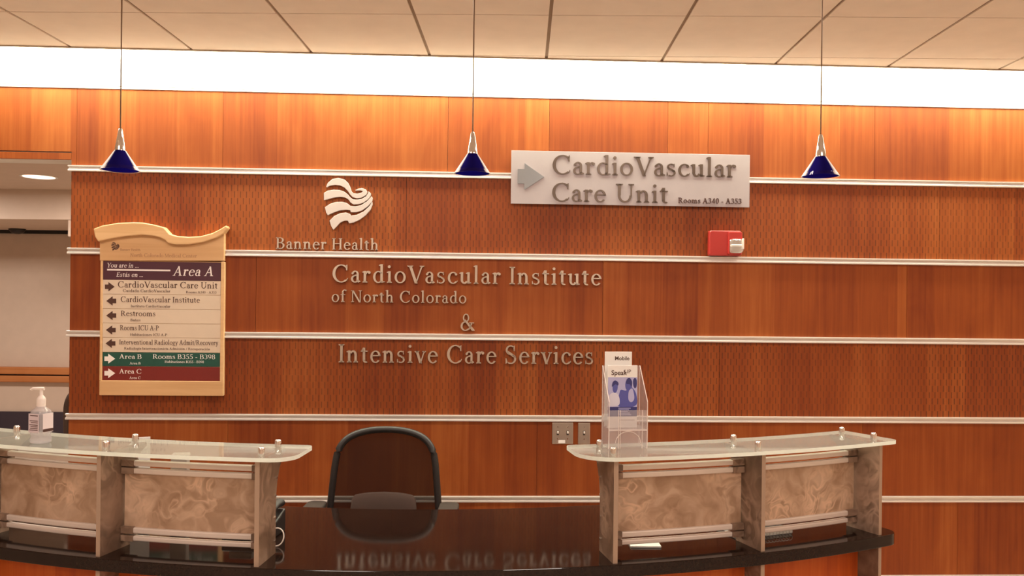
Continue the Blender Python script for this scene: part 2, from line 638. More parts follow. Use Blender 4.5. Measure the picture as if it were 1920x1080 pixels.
def g_stem(x, y0, y1, bot=(E, E), top=(E, E), flag=False, w=None):
    w = w or S
    out = [g_rect(x, y0, x + w, y1)]
    if bot:
        out.append(g_foot(x, x + w, y0, *bot))
    if top:
        out.append(g_foot(x, x + w, y1, top[0], top[1], -1))
    if flag:
        out.append([(x + 0.01, y1 - 0.11), (x + 0.01, y1), (x - E * 1.1, y1 - 0.055), (x - E * 1.1, y1 - 0.085)])
    return out


def g_arc(cx, cy, rx, ry, a0, a1, wh=None, wv=None, n=14):
    wh = S * 1.02 if wh is None else wh
    wv = T if wv is None else wv
    out = []
    n = max(3, int(n * abs(a1 - a0) / 180))
    P = []
    for k in range(n + 1):
        a = math.radians(a0 + (a1 - a0) * k / n)
        P.append(((cx + rx * math.cos(a), cy + ry * math.sin(a)), (cx + (rx - wh) * math.cos(a), cy + (ry - wv) * math.sin(a))))
    for k in range(n):
        out.append([P[k][0], P[k + 1][0], P[k + 1][1], P[k][1]])
    return out


def g_dot(x, y, r=0.085):
    return [[(x + r * math.cos(2 * PI * k / 10), y + r * math.sin(2 * PI * k / 10)) for k in range(10)]]


def glyph(c):
    if c == ' ':
        return [], 0.30
    if c == 'A':
        return [g_diag(0.09, 0, 0.385, 0.98, 0.075), g_diag(0.66, 0, 0.34, 1.0, S * 1.1), g_rect(0.21, 0.33, 0.66, 0.33 + T),
                g_foot(0.09, 0.165, 0, 0.09, 0.09), g_foot(0.66, 0.81, 0, 0.09, 0.08)], 0.92
    if c == 'B':
        return g_stem(0.10, 0, 1, (0.08, 0.02), (0.08, 0.02)) + [g_rect(0.2, 0, 0.42, T), g_rect(0.2, 1 - T, 0.40, 1), g_rect(0.2, 0.50, 0.42, 0.50 + T)] + \
            g_arc(0.38, 0.765, 0.27, 0.235, -90, 90) + g_arc(0.41, 0.28, 0.31, 0.28, -90, 90), 0.78
    if c == 'C':
        return g_arc(0.53, 0.5, 0.48, 0.52, 48, 312, S * 1.15) + [[(0.80, 0.68), (0.86, 0.68), (0.86, 1.0), (0.82, 1.0), (0.77, 0.90)], [(0.79, 0.12), (0.83, 0.07), (0.90, 0.22), (0.87, 0.24)]], 0.96
    if c == 'E':
        return g_stem(0.10, 0, 1, (0.08, 0.02), (0.08, 0.02)) + [g_rect(0.2, 0, 0.66, T), g_rect(0.2, 1 - T, 0.62, 1), g_rect(0.2, 0.49, 0.52, 0.49 + T),
                [(0.63, 0), (0.69, 0.24), (0.66, 0.24), (0.56, T)], [(0.62, 1), (0.64, 0.78), (0.61, 0.78), (0.54, 1 - T)], g_rect(0.49, 0.42, 0.52, 0.62)], 0.74
    if c == 'H':
        return g_stem(0.10, 0, 1) + g_stem(0.66, 0, 1) + [g_rect(0.2, 0.49, 0.7, 0.49 + T)], 0.90
    if c == 'I':
        return g_stem(0.12, 0, 1, (0.09, 0.09), (0.09, 0.09)), 0.38
    if c == 'M':
        return g_stem(0.10, 0, 1, (0.08, 0.08), (0.10, 0.0), w=0.07) + g_stem(0.85, 0, 1, (0.07, 0.08), (0.0, 0.08)) + \
            [g_diag(0.46, 0.0, 0.10, 1.0, S), g_diag(0.50, 0.0, 0.86, 1.0, 0.07)], 1.08
    if c == 'N':
        return g_stem(0.11, 0, 1, (0.09, 0.09), (0.10, 0), w=0.07) + g_stem(0.74, 0, 1, None, (0.10, 0.10), w=0.07) + [g_diag(0.68, -0.02, 0.08, 1.0, S * 1.05)], 0.94
    if c == 'P':
        return g_stem(0.10, 0, 1, (0.08, 0.09), (0.08, 0.02)) + [g_rect(0.2, 1 - T, 0.38, 1), g_rect(0.2, 0.44, 0.38, 0.44 + T)] + g_arc(0.36, 0.72, 0.30, 0.28, -90, 90), 0.72
    if c == 'R':
        return g_stem(0.10, 0, 1, (0.08, 0.08), (0.08, 0.02)) + [g_rect(0.2, 1 - T, 0.38, 1), g_rect(0.2, 0.46, 0.40, 0.46 + T)] + g_arc(0.36, 0.73, 0.30, 0.27, -90, 90) + \
            [[(0.30, 0.50), (0.46, 0.50), (0.76, 0.07), (0.90, 0.04), (0.90, 0), (0.68, 0)]], 0.88
    if c == 'S':
        return g_arc(0.34, 0.755, 0.28, 0.27, 50, 250, 0.105) + g_arc(0.35, 0.255, 0.31, 0.275, -128, 72, 0.115) + \
            [[(0.10, 0.70), (0.20, 0.55), (0.50, 0.36), (0.64, 0.34), (0.62, 0.42), (0.44, 0.56), (0.22, 0.70)], [(0.52, 0.70), (0.56, 0.70), (0.57, 1.0), (0.53, 1.0), (0.50, 0.90)], [(0.06, 0.30), (0.10, 0.30), (0.17, 0.10), (0.10, 0.0), (0.06, 0.0)]], 0.72
    if c == 'U':
        return g_stem(0.13, 0.36, 1, None, (0.10, 0.10)) + g_stem(0.72, 0.36, 1, None, (0.10, 0.10), w=0.07) + g_arc(0.46, 0.37, 0.33, 0.39, 180, 360, S * 0.85, 0.085), 0.92
    if c == 'V':
        return [g_diag(0.40, -0.02, 0.06, 1.0, S * 1.15), g_diag(0.42, -0.02, 0.76, 1.0, 0.075), g_foot(0.06, 0.21, 1, 0.09, 0.09, -1), g_foot(0.76, 0.835, 1, 0.10, 0.09, -1)], 0.88
    if c == 'Y':
        return g_stem(0.36, 0, 0.46, (0.09, 0.09), None) + [g_diag(0.36, 0.40, 0.04, 1.0, S * 1.05), g_diag(0.42, 0.40, 0.70, 1.0, 0.075), g_foot(0.04, 0.18, 1, 0.07, 0.08, -1), g_foot(0.70, 0.775, 1, 0.09, 0.08, -1)], 0.84
    if c in 'aá':
        o = [g_rect(0.34, 0.10, 0.34 + S * 0.92, 0.46)] + g_arc(0.265, 0.46, 0.20, 0.21, 0, 150, 0.115, T) + g_arc(0.26, 0.20, 0.225, 0.215, 70, 330, 0.115, T) + \
            g_dot(0.125, 0.52, 0.065) + [[(0.34, 0.12), (0.36, 0.03), (0.44, -0.01), (0.56, 0.04), (0.55, 0.08), (0.47, 0.12)], [(0.22, 0.37), (0.36, 0.41), (0.36, 0.46), (0.24, 0.43)]]
        if c == 'á':
            o.append([(0.22, 0.76), (0.28, 0.74), (0.42, 0.96), (0.32, 0.98)])
        return o, 0.56
    if c == 'b':
        return g_stem(0.10, 0.02, ASC, None, None, True) + g_arc(0.36, 0.325, 0.29, 0.345, -140, 140, 0.125), 0.68
    if c == 'c':
        return g_arc(0.34, 0.325, 0.30, 0.345, 48, 320, 0.13) + g_dot(0.50, 0.53, 0.07) + [[(0.52, 0.10), (0.56, 0.07), (0.60, 0.16), (0.57, 0.18)]], 0.60
    if c == 'd':
        return g_stem(0.45, 0, ASC, None, None, True) + g_arc(0.34, 0.325, 0.29, 0.345, 40, 320, 0.125) + [[(0.45, 0.0), (0.70, 0.03), (0.70, 0.07), (0.45, 0.10)]], 0.70
    if c == 'e' or c == 'é':
        return g_arc(0.33, 0.325, 0.29, 0.345, 8, 322, 0.125) + [g_rect(0.14, 0.36, 0.60, 0.36 + T * 0.9)], 0.62
    if c == 'f':
        return g_stem(0.12, 0, 0.85, (0.07, 0.09), None) + g_arc(0.36, 0.80, 0.24, 0.27, 55, 180, 0.125, 0.07) + g_dot(0.44, 0.99, 0.065) + [g_rect(0.02, XH - T, 0.40, XH)], 0.42
    if c == 'g':
        return g_arc(0.29, 0.43, 0.24, 0.24, 0, 360, 0.11) + g_arc(0.30, -0.12, 0.28, 0.19, 0, 360, 0.09, 0.05) + \
            [[(0.12, 0.22), (0.20, 0.20), (0.24, 0.08), (0.50, 0.06), (0.50, -0.0), (0.14, 0.02)], [(0.44, 0.58), (0.60, 0.60), (0.60, 0.66), (0.42, 0.64)]], 0.62
    if c == 'h':
        return g_stem(0.10, 0, ASC, (0.06, 0.06), None, True) + g_stem(0.46, 0, 0.42, (0.06, 0.07), None) + g_arc(0.38, 0.40, 0.215, 0.27, 0, 150, S, 0.085), 0.72
    if c in 'ií':
        o = g_stem(0.11, 0, XH, (0.07, 0.07), None, True)
        o += g_dot(0.165, 0.92, 0.083) if c == 'i' else [[(0.10, 0.76), (0.16, 0.74), (0.32, 0.96), (0.22, 0.98)]]
        return o, 0.36
    if c == 'k':
        return g_stem(0.10, 0, ASC, (0.06, 0.06), None, True) + [g_diag(0.22, 0.30, 0.50, XH, 0.07), g_diag(0.52, 0, 0.28, 0.40, S), g_foot(0.52, 0.66, 0, 0.03, 0.06), g_foot(0.47, 0.56, XH, 0.05, 0.06, -1)], 0.72
    if c == 'l':
        return g_stem(0.11, 0, ASC, (0.07, 0.07), None, True), 0.36
    if c == 'm':
        return g_stem(0.10, 0, XH, (0.06, 0.06), None, True) + g_stem(0.44, 0, 0.42, (0.06, 0.06), None) + g_stem(0.79, 0, 0.42, (0.06, 0.07), None) + \
            g_arc(0.36, 0.40, 0.215, 0.27, 0, 150, S, 0.085) + g_arc(0.71, 0.40, 0.215, 0.27, 0, 150, S, 0.085), 1.05
    if c in 'nñ':
        o = g_stem(0.10, 0, XH, (0.06, 0.06), None, True) + g_stem(0.46, 0, 0.42, (0.06, 0.07), None) + g_arc(0.38, 0.40, 0.215, 0.27, 0, 150, S, 0.085)
        if c == 'ñ':
            o += [[(0.16, 0.80), (0.30, 0.90), (0.50, 0.82), (0.50, 0.89), (0.30, 0.97), (0.16, 0.87)]]
        return o, 0.72
    if c in 'oó':
        o = g_arc(0.34, 0.325, 0.31, 0.345, 0, 360, 0.125)
        if c == 'ó':
            o.append([(0.26, 0.76), (0.33, 0.74), (0.47, 0.96), (0.37, 0.98)])
        return o, 0.68
    if c == 'p':
        return g_stem(0.10, DSC, XH, (0.06, 0.07), None, True) + g_arc(0.36, 0.325, 0.29, 0.345, -140, 140, 0.125), 0.70
    if c == 'r':
        return g_stem(0.10, 0, XH, (0.06, 0.08), None, True) + g_arc(0.36, 0.42, 0.20, 0.25, 80, 160, 0.10, 0.09) + g_dot(0.41, 0.575, 0.078), 0.50
    if c == 's':
        return g_arc(0.26, 0.49, 0.20, 0.175, 45, 250, 0.095, 0.055) + g_arc(0.26, 0.17, 0.22, 0.18, -130, 72, 0.10, 0.055) + \
            [[(0.09, 0.46), (0.18, 0.36), (0.34, 0.25), (0.47, 0.22), (0.44, 0.30), (0.32, 0.37), (0.16, 0.46)], [(0.38, 0.47), (0.42, 0.47), (0.42, 0.66), (0.39, 0.66)], [(0.05, 0.20), (0.08, 0.20), (0.12, 0.06), (0.05, 0.0)]], 0.53
    if c == 't':
        return [g_rect(0.13, 0.10, 0.13 + S, 0.82)] + g_arc(0.31, 0.15, 0.18, 0.165, 180, 300, S * 0.9, 0.07) + [g_rect(0.02, XH - T, 0.40, XH), [(0.13, 0.82), (0.03, 0.62), (0.2, 0.62)]], 0.44
    if c == 'u':
        return g_stem(0.09, 0.22, XH, None, None, True) + g_stem(0.46, 0, XH, None, None, True) + g_arc(0.30, 0.24, 0.215, 0.255, 180, 335, S, 0.085) + [[(0.46, 0.0), (0.68, 0.03), (0.68, 0.07), (0.46, 0.10)]], 0.70
    if c == 'v':
        return [g_diag(0.26, -0.02, 0.05, XH, S * 1.05), g_diag(0.29, -0.02, 0.50, XH, 0.07), g_foot(0.05, 0.19, XH, 0.06, 0.06, -1), g_foot(0.50, 0.57, XH, 0.07, 0.06, -1)], 0.62
    if c == 'y':
        return [g_diag(0.28, -0.02, 0.05, XH, S * 1.05), g_diag(0.16, -0.30, 0.50, XH, 0.075), g_foot(0.05, 0.19, XH, 0.06, 0.06, -1), g_foot(0.50, 0.57, XH, 0.07, 0.06, -1)] + g_dot(0.15, -0.25, 0.07), 0.62
    if c == '0':
        return g_arc(0.31, 0.5, 0.28, 0.51, 0, 360, 0.125), 0.62
    if c == '3':
        return g_arc(0.27, 0.74, 0.25, 0.26, -70, 150, 0.115) + g_arc(0.26, 0.27, 0.29, 0.28, -150, 80, 0.125), 0.62
    if c == '4':
        return [g_rect(0.36, 0, 0.36 + S, 1.0), g_rect(0.02, 0.24, 0.60, 0.24 + T * 1.2), g_diag(0.03, 0.26, 0.38, 1.0, 0.075)], 0.64
    if c == '5':
        return g_arc(0.26, 0.31, 0.30, 0.32, -150, 110, 0.125) + [g_rect(0.13, 0.55, 0.19, 1.0), g_rect(0.13, 0.89, 0.52, 1.0)], 0.62
    if c == '8':
        return g_arc(0.31, 0.75, 0.235, 0.26, 0, 360, 0.095) + g_arc(0.31, 0.265, 0.28, 0.28, 0, 360, 0.115), 0.62
    if c == '9':
        return g_arc(0.31, 0.67, 0.28, 0.34, 0, 360, 0.12) + [[(0.59, 0.66), (0.46, 0.60), (0.30, 0.10), (0.10, 0.0), (0.14, -0.02), (0.40, 0.12), (0.55, 0.40)]], 0.62
    if c == '-':
        return [g_rect(0.06, 0.27, 0.36, 0.35)], 0.42
    if c == '.':
        return g_dot(0.13, 0.075, 0.075), 0.26
    if c == '/':
        return [g_diag(0.02, -0.1, 0.36, 1.06, 0.07)], 0.46
    if c == '&':
        return g_arc(0.36, 0.76, 0.20, 0.25, 0, 360, 0.085, 0.055) + g_arc(0.32, 0.27, 0.30, 0.285, 75, 320, 0.125, T) + \
            [[(0.20, 0.66), (0.33, 0.66), (0.90, 0.06), (0.92, 0.0), (0.74, 0.0)], [(0.50, 0.10), (0.56, 0.04), (0.76, 0.40), (0.70, 0.46)], g_rect(0.56, 0.44, 0.88, 0.49)], 0.95
    return [], 0.4


def layout(text, track=0.03):
    x, out = 0.0, []
    for c in text:
        polys, adv = glyph(c)
        out.append((c, x, polys))
        x += adv + track
    return out, x - track


def lettering(mb, text, s0, s1, h, cap, y0, y1, slant=0.0, hr=None, mi=0, back=False):
    """fill mb with a line of text from s0 to s1 on baseline h (hr = baseline at the right end)"""
    glyphs, width = layout(text)
    kx = (s1 - s0) / width
    for c, x, polys in glyphs:
        for p in polys:
            q = []
            for u, v in p:
                X = s0 + (x + u) * kx + slant * v * cap
                q.append((X, h + v * cap))
            mb.plate(q, y0, y1, mi, back)
    return mb


def text_px(mb, text, x0, x1, y, cap_px, front, thick=0.001, slant=0.0, origin=(0, 0)):
    """lettering laid out from the photo's measurements of the wall"""
    s0, h = wall_at(x0, y)
    s1, _ = wall_at(x1, y)
    sc = (s1 - s0) / (x1 - x0)
    return lettering(mb, text, s0 - origin[0], s1 - origin[0], h - origin[1], cap_px * sc, -front - thick, -front, slant)


# ------------------------------------------------------------------ setting: feature wall
S_LEFT = wall_at(131, 560)[0]
S_RIGHT = 3.7
STRIP_H = [2.325, 1.878, 1.431, 0.983, 0.536, 0.089]
TOP_WOOD = 2.758
WALL_TOP = 3.25

core = MB()
core.box(S_LEFT + 0.004, 0.018, 0.0, S_RIGHT, 0.16, WALL_TOP)
core.box(-5.3, 0.018, 2.372, S_LEFT + 0.004, 0.16, WALL_TOP)
core.box(-5.3, -0.0005, TOP_WOOD + 0.02, S_RIGHT, 0.018, WALL_TOP)
wall_back = struct(core.build('wall_back', M_WHITE))
wall_back.matrix_world = WM


def wood_panel(x0, x1, z0, z1, mat):
    o = MB().box(x0 + 0.0008, 0.0, z0, x1 - 0.0008, 0.018, z1).build('wood_panel', mat, wall_back)
    return o


def seams(z0, z1, pxs, mat, left=S_LEFT):
    zc = EYE - 0
    xs = [left] + [wall_at(p, 250 if z0 > 2.3 else 560)[0] for p in pxs] + [S_RIGHT]
    for a, b in zip(xs, xs[1:]):
        wood_panel(a, b, z0, z1, mat)


S_HEAD = wall_at(144, 250)[0]
seams(STRIP_H[0], TOP_WOOD, (418, 840, 1030, 1252, 1328, 1640), M_WOOD, S_HEAD)
wood_panel(S_LEFT, S_HEAD, STRIP_H[0], 2.415, M_WOOD)
seams(STRIP_H[1], STRIP_H[0], (760, 1330, 1760), M_SLOT)
seams(STRIP_H[2], STRIP_H[1], (480, 1130, 1700), M_WOOD)
seams(STRIP_H[3], STRIP_H[2], (740, 1350), M_SLOT)
seams(STRIP_H[4], STRIP_H[3], (430, 1010, 1620), M_WOOD)
seams(STRIP_H[5], STRIP_H[4], (620, 1250, 1800), M_WOOD)
seams(0.0, STRIP_H[5], (800,), M_WOOD)
# header over the hallway opening
wood_panel(-5.3, S_HEAD, 2.415, TOP_WOOD, M_WOOD)
wood_panel(-5.3, S_LEFT, 2.372, 2.408, M_WOOD)
# wood return on the wall's end
MB().box(S_LEFT, 0.018, 0.0, S_LEFT + 0.004, 0.16, 2.372).build('end_panel', M_WOOD, wall_back)

# aluminium reveal strips: two beads with a shallow channel between
def strip_profile(zc, hh, d):
    return [(0.0, zc - hh), (-d, zc - hh + 0.002), (-d, zc - hh + 0.0095), (-d + 0.001, zc - hh + 0.0115), (-d * 0.22, zc - hh + 0.0125), (-d * 0.22, zc + hh - 0.0105),
            (-d + 0.001, zc + hh - 0.0095), (-d, zc + hh - 0.008), (-d, zc + hh - 0.002), (0.0, zc + hh)]


def wall_strip(name, zc, x0, x1, hh=0.0175, d=0.0145):
    mb = MB()
    pr = strip_profile(zc, hh, d)
    n = len(pr)
    vs = [(x0, y, z) for y, z in pr] + [(x1, y, z) for y, z in pr]
    fs = [(i, i + 1, n + i + 1, n + i) for i in range(n - 1)]
    fs += [tuple(range(n))[::-1], tuple(range(n, 2 * n))]
    mb.add(vs, fs)
    o = struct(mb.build(name, M_ALU))
    o.matrix_world = WM
    return o


for i, z in enumerate(STRIP_H):
    wall_strip('trim_%d' % (i + 1), z, S_LEFT - 0.012, S_RIGHT)
wall_strip('trim_7', TOP_WOOD + 0.011, -5.3, S_RIGHT, 0.012, 0.004)

# ------------------------------------------------------------------ setting: ceiling with tegular tiles, cut along the wall's slot
CEIL = 2.91
GRID_ROT = -0.0136
tiles = MB()
P0X, P0Y, TS = 0.108, 3.662, 0.61
for i in range(-9, 9):
    for j in range(-12, 3):
        x0, y0 = P0X + i * TS, P0Y + j * TS
        tiles.box(x0 + 0.008, y0 + 0.0035, CEIL, x0 + TS - 0.008, y0 + TS - 0.0035, CEIL + 0.012, 0)
tiles.box(P0X - 9 * TS, P0Y - 12 * TS, CEIL + 0.007, P0X + 9 * TS, P0Y + 3 * TS, CEIL + 0.03, 1)
ceiling = struct(tiles.build('ceiling', [M_CEIL, M_GRID]))
bm = bmesh.new(); bm.from_mesh(ceiling.data)
bm.transform(Matrix.Rotation(GRID_ROT, 4, 'Z'))
SLOT = 0.233
pl = WM @ Vector((0, -SLOT, 0))
nrm = (WM.to_3x3() @ Vector((0, 1, 0)))
bmesh.ops.bisect_plane(bm, geom=bm.verts[:] + bm.edges[:] + bm.faces[:], plane_co=pl, plane_no=nrm, clear_outer=True)
bmesh.ops.holes_fill(bm, edges=[e for e in bm.edges if e.is_boundary])
bmesh.ops.recalc_face_normals(bm, faces=bm.faces[:])
bm.to_mesh(ceiling.data); bm.free()
# edge trim toned as edge shadow, back upstand and lid of the light slot
tr = struct(MB().box(-5.4, -SLOT - 0.012, CEIL - 0.004, S_RIGHT, -SLOT + 0.004, CEIL + 0.032).build('trim_8', M_GRID)); tr.matrix_world = WM
cv = struct(MB().box(-5.4, -SLOT - 0.22, CEIL + 0.30, S_RIGHT, 0.018, CEIL + 0.33).box(-5.4, -SLOT - 0.22, CEIL + 0.032, S_RIGHT, -SLOT - 0.20, CEIL + 0.30).build('ceiling_slot', M_WHITE)); cv.matrix_world = WM

# floor and the rest of the room shell
struct(MB().box(-9, -4.2, -0.05, 5.2, 9.2, 0.0).build('floor', M_FLOOR))
struct(MB().box(-5.3, -4.2, 0, 5.2, -4.05, 2.95).build('wall_front', M_CREAM))
struct(MB().box(4.0, -4.05, 0, 4.15, 4.9, 3.3).build('wall_right', M_CREAM))
struct(MB().box(-5.4, -4.05, 0, -5.25, 4.3, 3.3).build('wall_left', M_CREAM))

# ------------------------------------------------------------------ hallway seen through the opening on the left
HALL = MB().box(-9, 4.6, 2.60, -1.2, 7.5, 2.68)
hall_c = struct(HALL.build('ceiling_hall', M_CREAM))
struct(MB().box(-9, 7.5, 2.327, -1.2, 8.8, 2.68).build('trim_9', M_CREAM))
hw = struct(MB().box(-9, 8.8, 0, -1.2, 8.95, 2.327).build('wall_hall', M_CREAM))
struct(MB().box(-9, 8.775, 0, -1.2, 8.8, 0.385).build('baseboard_hall', M_NAVY))
struct(MB().box(-9, 8.77, 2.29, -1.2, 8.8, 2.327).build('trim_10', M_BLACK))  # black strip put in as the shadow gap below the bulkhead
struct(MB().box(-1.35, 4.8, 0, -1.2, 8.8, 2.6).build('wall_hall_end', M_CREAM))
struct(MB().box(-9, 4.3, 0, -8.85, 8.8, 2.6).build('wall_hall_far', M_CREAM))
hr = MB()
hr.box(-9, 8.72, 0.79, -1.2, 8.80, 0.865)
hr.box(-9, 8.735, 0.705, -1.2, 8.80, 0.775)
hr.box(-9, 8.755, 0.77, -1.2, 8.80, 0.80, 1)
hro = hr.build('handrail', [M_RAILWOOD, M_BLACK], bevel=0.01)
tag(hro, 'wooden handrail running along the far hallway wall at left', 'handrail')

dl = thing('ceiling_downlight', 'round recessed downlight in the hallway ceiling at left', 'light', (-3.87, 6.7, 2.60))
MB().lathe([(0.115, 0.0), (0.135, -0.004), (0.14, -0.001)], 32).build('trim_ring', M_WHITE, dl, smooth=40)
MB().lathe([(0.0001, -0.0035), (0.118, -0.003)], 32).build('lens', M_LAMP, dl, smooth=40)

cm = thing('dome_camera', 'small dark dome on the dark line below the hallway bulkhead', 'camera', (-5.20, 8.62, 2.327))
MB().lathe([(0.08, 0), (0.08, -0.015), (0.07, -0.022)], 24).build('base', M_BLACK, cm, smooth=40)
MB().sphere((0, 0, -0.02), 0.07, 20, 10, sc=(1, 1, 0.5)).build('dome', M_BLACK, cm, smooth=60)

bx = thing('door_closer', 'small beige box at the top of the hallway opening beside the wood wall', 'door closer', (-4.07, 7.56, 2.172))
MB().box(0, -0.05, 0.0, 0.2, 0.05, 0.155).build('housing', M_CREAM, bx, bevel=0.008)
MB().box(0.03, -0.035, -0.03, 0.2, 0.035, 0.0).build('arm', M_GREYPL, bx, bevel=0.005)

# guest chair behind the wall's end
gc = thing('guest_chair', 'dark brown chair in the hallway mostly hidden behind the wood wall', 'chair', (-2.655, 5.62, 0), math.radians(90))
MB().slab(rrect(-0.24, -0.24, 0.24, 0.24, 0.06), 0.42, 0.49).build('seat', M_BROWNFAB, gc, bevel=0.02, seg=3)
bp = MB().plate(rrect(-0.24, 0.64, 0.24, 1.01, 0.13, 10), 0.24, 0.285)
bp.build('backrest', M_BROWNFAB, gc, bevel=0.02, seg=3)
for sx in (-1, 1):
    for sy in (-1, 1):
        top = 0.95 if sy > 0 else 0.42
        MB().tube([(sx * 0.22, sy * 0.25, 0.0), (sx * 0.21, sy * 0.22, 0.42)] + ([(sx * 0.2, 0.275, 0.8)] if sy > 0 else []), 0.012).build('leg', M_BLACK, gc, smooth=50)

# ------------------------------------------------------------------ wall letters
def ordinal(n):
    return ['first', 'second', 'third', 'fourth', 'fifth', 'sixth', 'seventh', 'eighth', 'ninth', 'tenth', 'eleventh', 'twelfth', 'thirteenth', 'fourteenth'][n]


def wall_letters(text, x0, x1, y, cap_px, words_desc, group, depth=0.014, stand=0.002):
    s0, h = wall_at(x0, y)
    s1, _ = wall_at(x1, y)
    cap = cap_px * (s1 - s0) / (x1 - x0)
    glyphs, width = layout(text, 0.075)
    kx = (s1 - s0) / width
    wi, li = 0, 0
    ws = text.split(' ')
    for c, x, polys in glyphs:
        if c == ' ':
            wi += 1; li = 0
            continue
        mb = MB()
        for p in polys:
            mb.plate([(u * kx, v * cap) for u, v in p], -depth, 0.0)
        nm = 'letter'
        o = mb.build('metal_letter', M_LETTER)
        o.matrix_world = WM @ Matrix.Translation((s0 + x * kx, -stand, h))
        w = ws[wi]
        if c == '&':
            lab = 'silver metal ampersand between the two lines of large letters on the wall'
            nm = 'ampersand'
        else:
            kind = 'capital' if c.isupper() else 'lowercase'
            lab = 'silver %s %s, %s letter of %s in the %s' % (kind, c, ordinal(li), w, words_desc)
        tag(o, lab, nm, group)
        li += 1


wall_letters('Banner Health', 518, 710.5, 466.6, 21.3, 'small line under the emblem', 'letters of the line under the emblem', 0.010)
wall_letters('CardioVascular Institute', 622.5, 1127, 529, 32.5, 'first large line', 'letters of the first large wall line')
wall_letters('of North Colorado', 622, 875, 566, 22, 'smaller second line', 'letters of the small wall line')
wall_letters('&', 863, 891, 619.8, 31.5, '', 'ampersand on the wall')
wall_letters('Intensive Care Services', 634.5, 1112.7, 679, 33.5, 'last large line', 'letters of the last large wall line')

BANDS = [
    [(715, 195), (735, 150), (790, 105), (860, 92), (930, 110), (975, 150), (1000, 200), (1015, 250), (1040, 275), (1090, 280), (1140, 265), (1150, 250), (1120, 240), (1070, 243), (1058, 238), (1095, 220), (1140, 212), (1185, 228), (1205, 260), (1190, 295), (1140, 325), (1080, 335), (1030, 320), (1000, 290), (970, 245), (930, 205), (880, 182), (820, 175), (760, 185), (722, 205)],
    [(688, 270), (730, 245), (800, 232), (870, 235), (930, 255), (970, 285), (1000, 320), (1030, 345), (1080, 350), (1140, 340), (1190, 310), (1215, 270), (1217, 250), (1245, 275), (1245, 300), (1215, 345), (1160, 385), (1100, 405), (1040, 408), (1005, 385), (980, 350), (940, 325), (880, 318), (810, 325), (740, 345), (690, 357)],
    [(700, 440), (760, 400), (830, 378), (900, 375), (960, 390), (1005, 425), (1060, 430), (1130, 415), (1200, 370), (1255, 310), (1268, 335), (1258, 375), (1210, 430), (1140, 480), (1070, 500), (1008, 500), (1000, 475), (940, 470), (870, 480), (800, 505), (735, 535), (715, 505)],
    [(755, 600), (810, 545), (880, 512), (950, 503), (1000, 520), (1010, 540), (1080, 530), (1160, 490), (1225, 430), (1262, 375), (1265, 410), (1240, 470), (1180, 540), (1110, 590), (1040, 622), (990, 632), (970, 600), (930, 600), (880, 625), (830, 680), (800, 708), (775, 665)]]


def emblem_polys(x0, y0, k):
    return [[wall_at(x0 + (u - 688) * k, y0 + (v - 92) * k) for u, v in b] for b in BANDS]


ex, eh = wall_at(650, 382)
em = thing('wall_emblem', 'silver heart shaped emblem of four wavy bands on the slotted wood wall', 'emblem', on_wall(ex, eh), WALL_TILT)
for b in emblem_polys(500 + 688 / 6.353, 320 + 92 / 6.353, 1 / 6.353):
    MB().plate([(s - ex, h - eh) for s, h in b], -0.018, -0.002).build('wavy_band', M_EMBLEM, em, bevel=0.0015)

# ------------------------------------------------------------------ hanging plaque
ps0, ph0 = wall_at(957.5, 382.8)
ps1, ph1 = wall_at(1403.5, 285.5)
ph0 -= 0.0
pw, phh = ps1 - ps0, 0
_, top_h = wall_at(958, 283.5)
_, bot_h = wall_at(958, 382.6)
plq = thing('direction_plaque', 'large pale rectangular plaque with an arrow across the top of the wood wall', 'sign', on_wall(ps0, bot_h), WALL_TILT)
PF = 0.025
MB().box(0, -PF, 0, pw, -PF + 0.008, top_h - bot_h).build('plate', M_PLAQUE, plq, bevel=0.001)
for u in (0.12, pw - 0.12):
    for v in (0.05, top_h - bot_h - 0.05):
        MB().tube([(u, -PF + 0.008, v), (u, -0.0015, v)], 0.008, 12).build('spacer', M_ALU, plq, smooth=40)
a = MB()
k = pw / 446.0
px = lambda x, y: ((x - 957.7) * k, (382.7 + 0.006 * (x - 957.5) - y) * k)
a.plate([px(969.5, 319), px(982, 319), px(982, 308), px(1018.5, 333), px(982, 357.5), px(982, 346), px(969.5, 346)], -PF - 0.004, -PF)
a.build('arrow', M_PLAQUEARROW, plq)
for t, x0, x1, y, cap in (('CardioVascular', 1032, 1378, 327.5, 35), ('Care', 1032, 1134, 377.6, 33.8), ('Unit', 1151, 1251, 378, 33.8), ('Rooms A340 - A353', 1269, 1389, 378.3, 9.8)):
    u0, v0 = px(x0, y)
    u1, _ = px(x1, y)
    lettering(MB(), t, u0, u1, v0, cap * k, -PF - 0.004, -PF).build('lettering', M_PLAQUELET if cap > 20 else M_INK, plq)

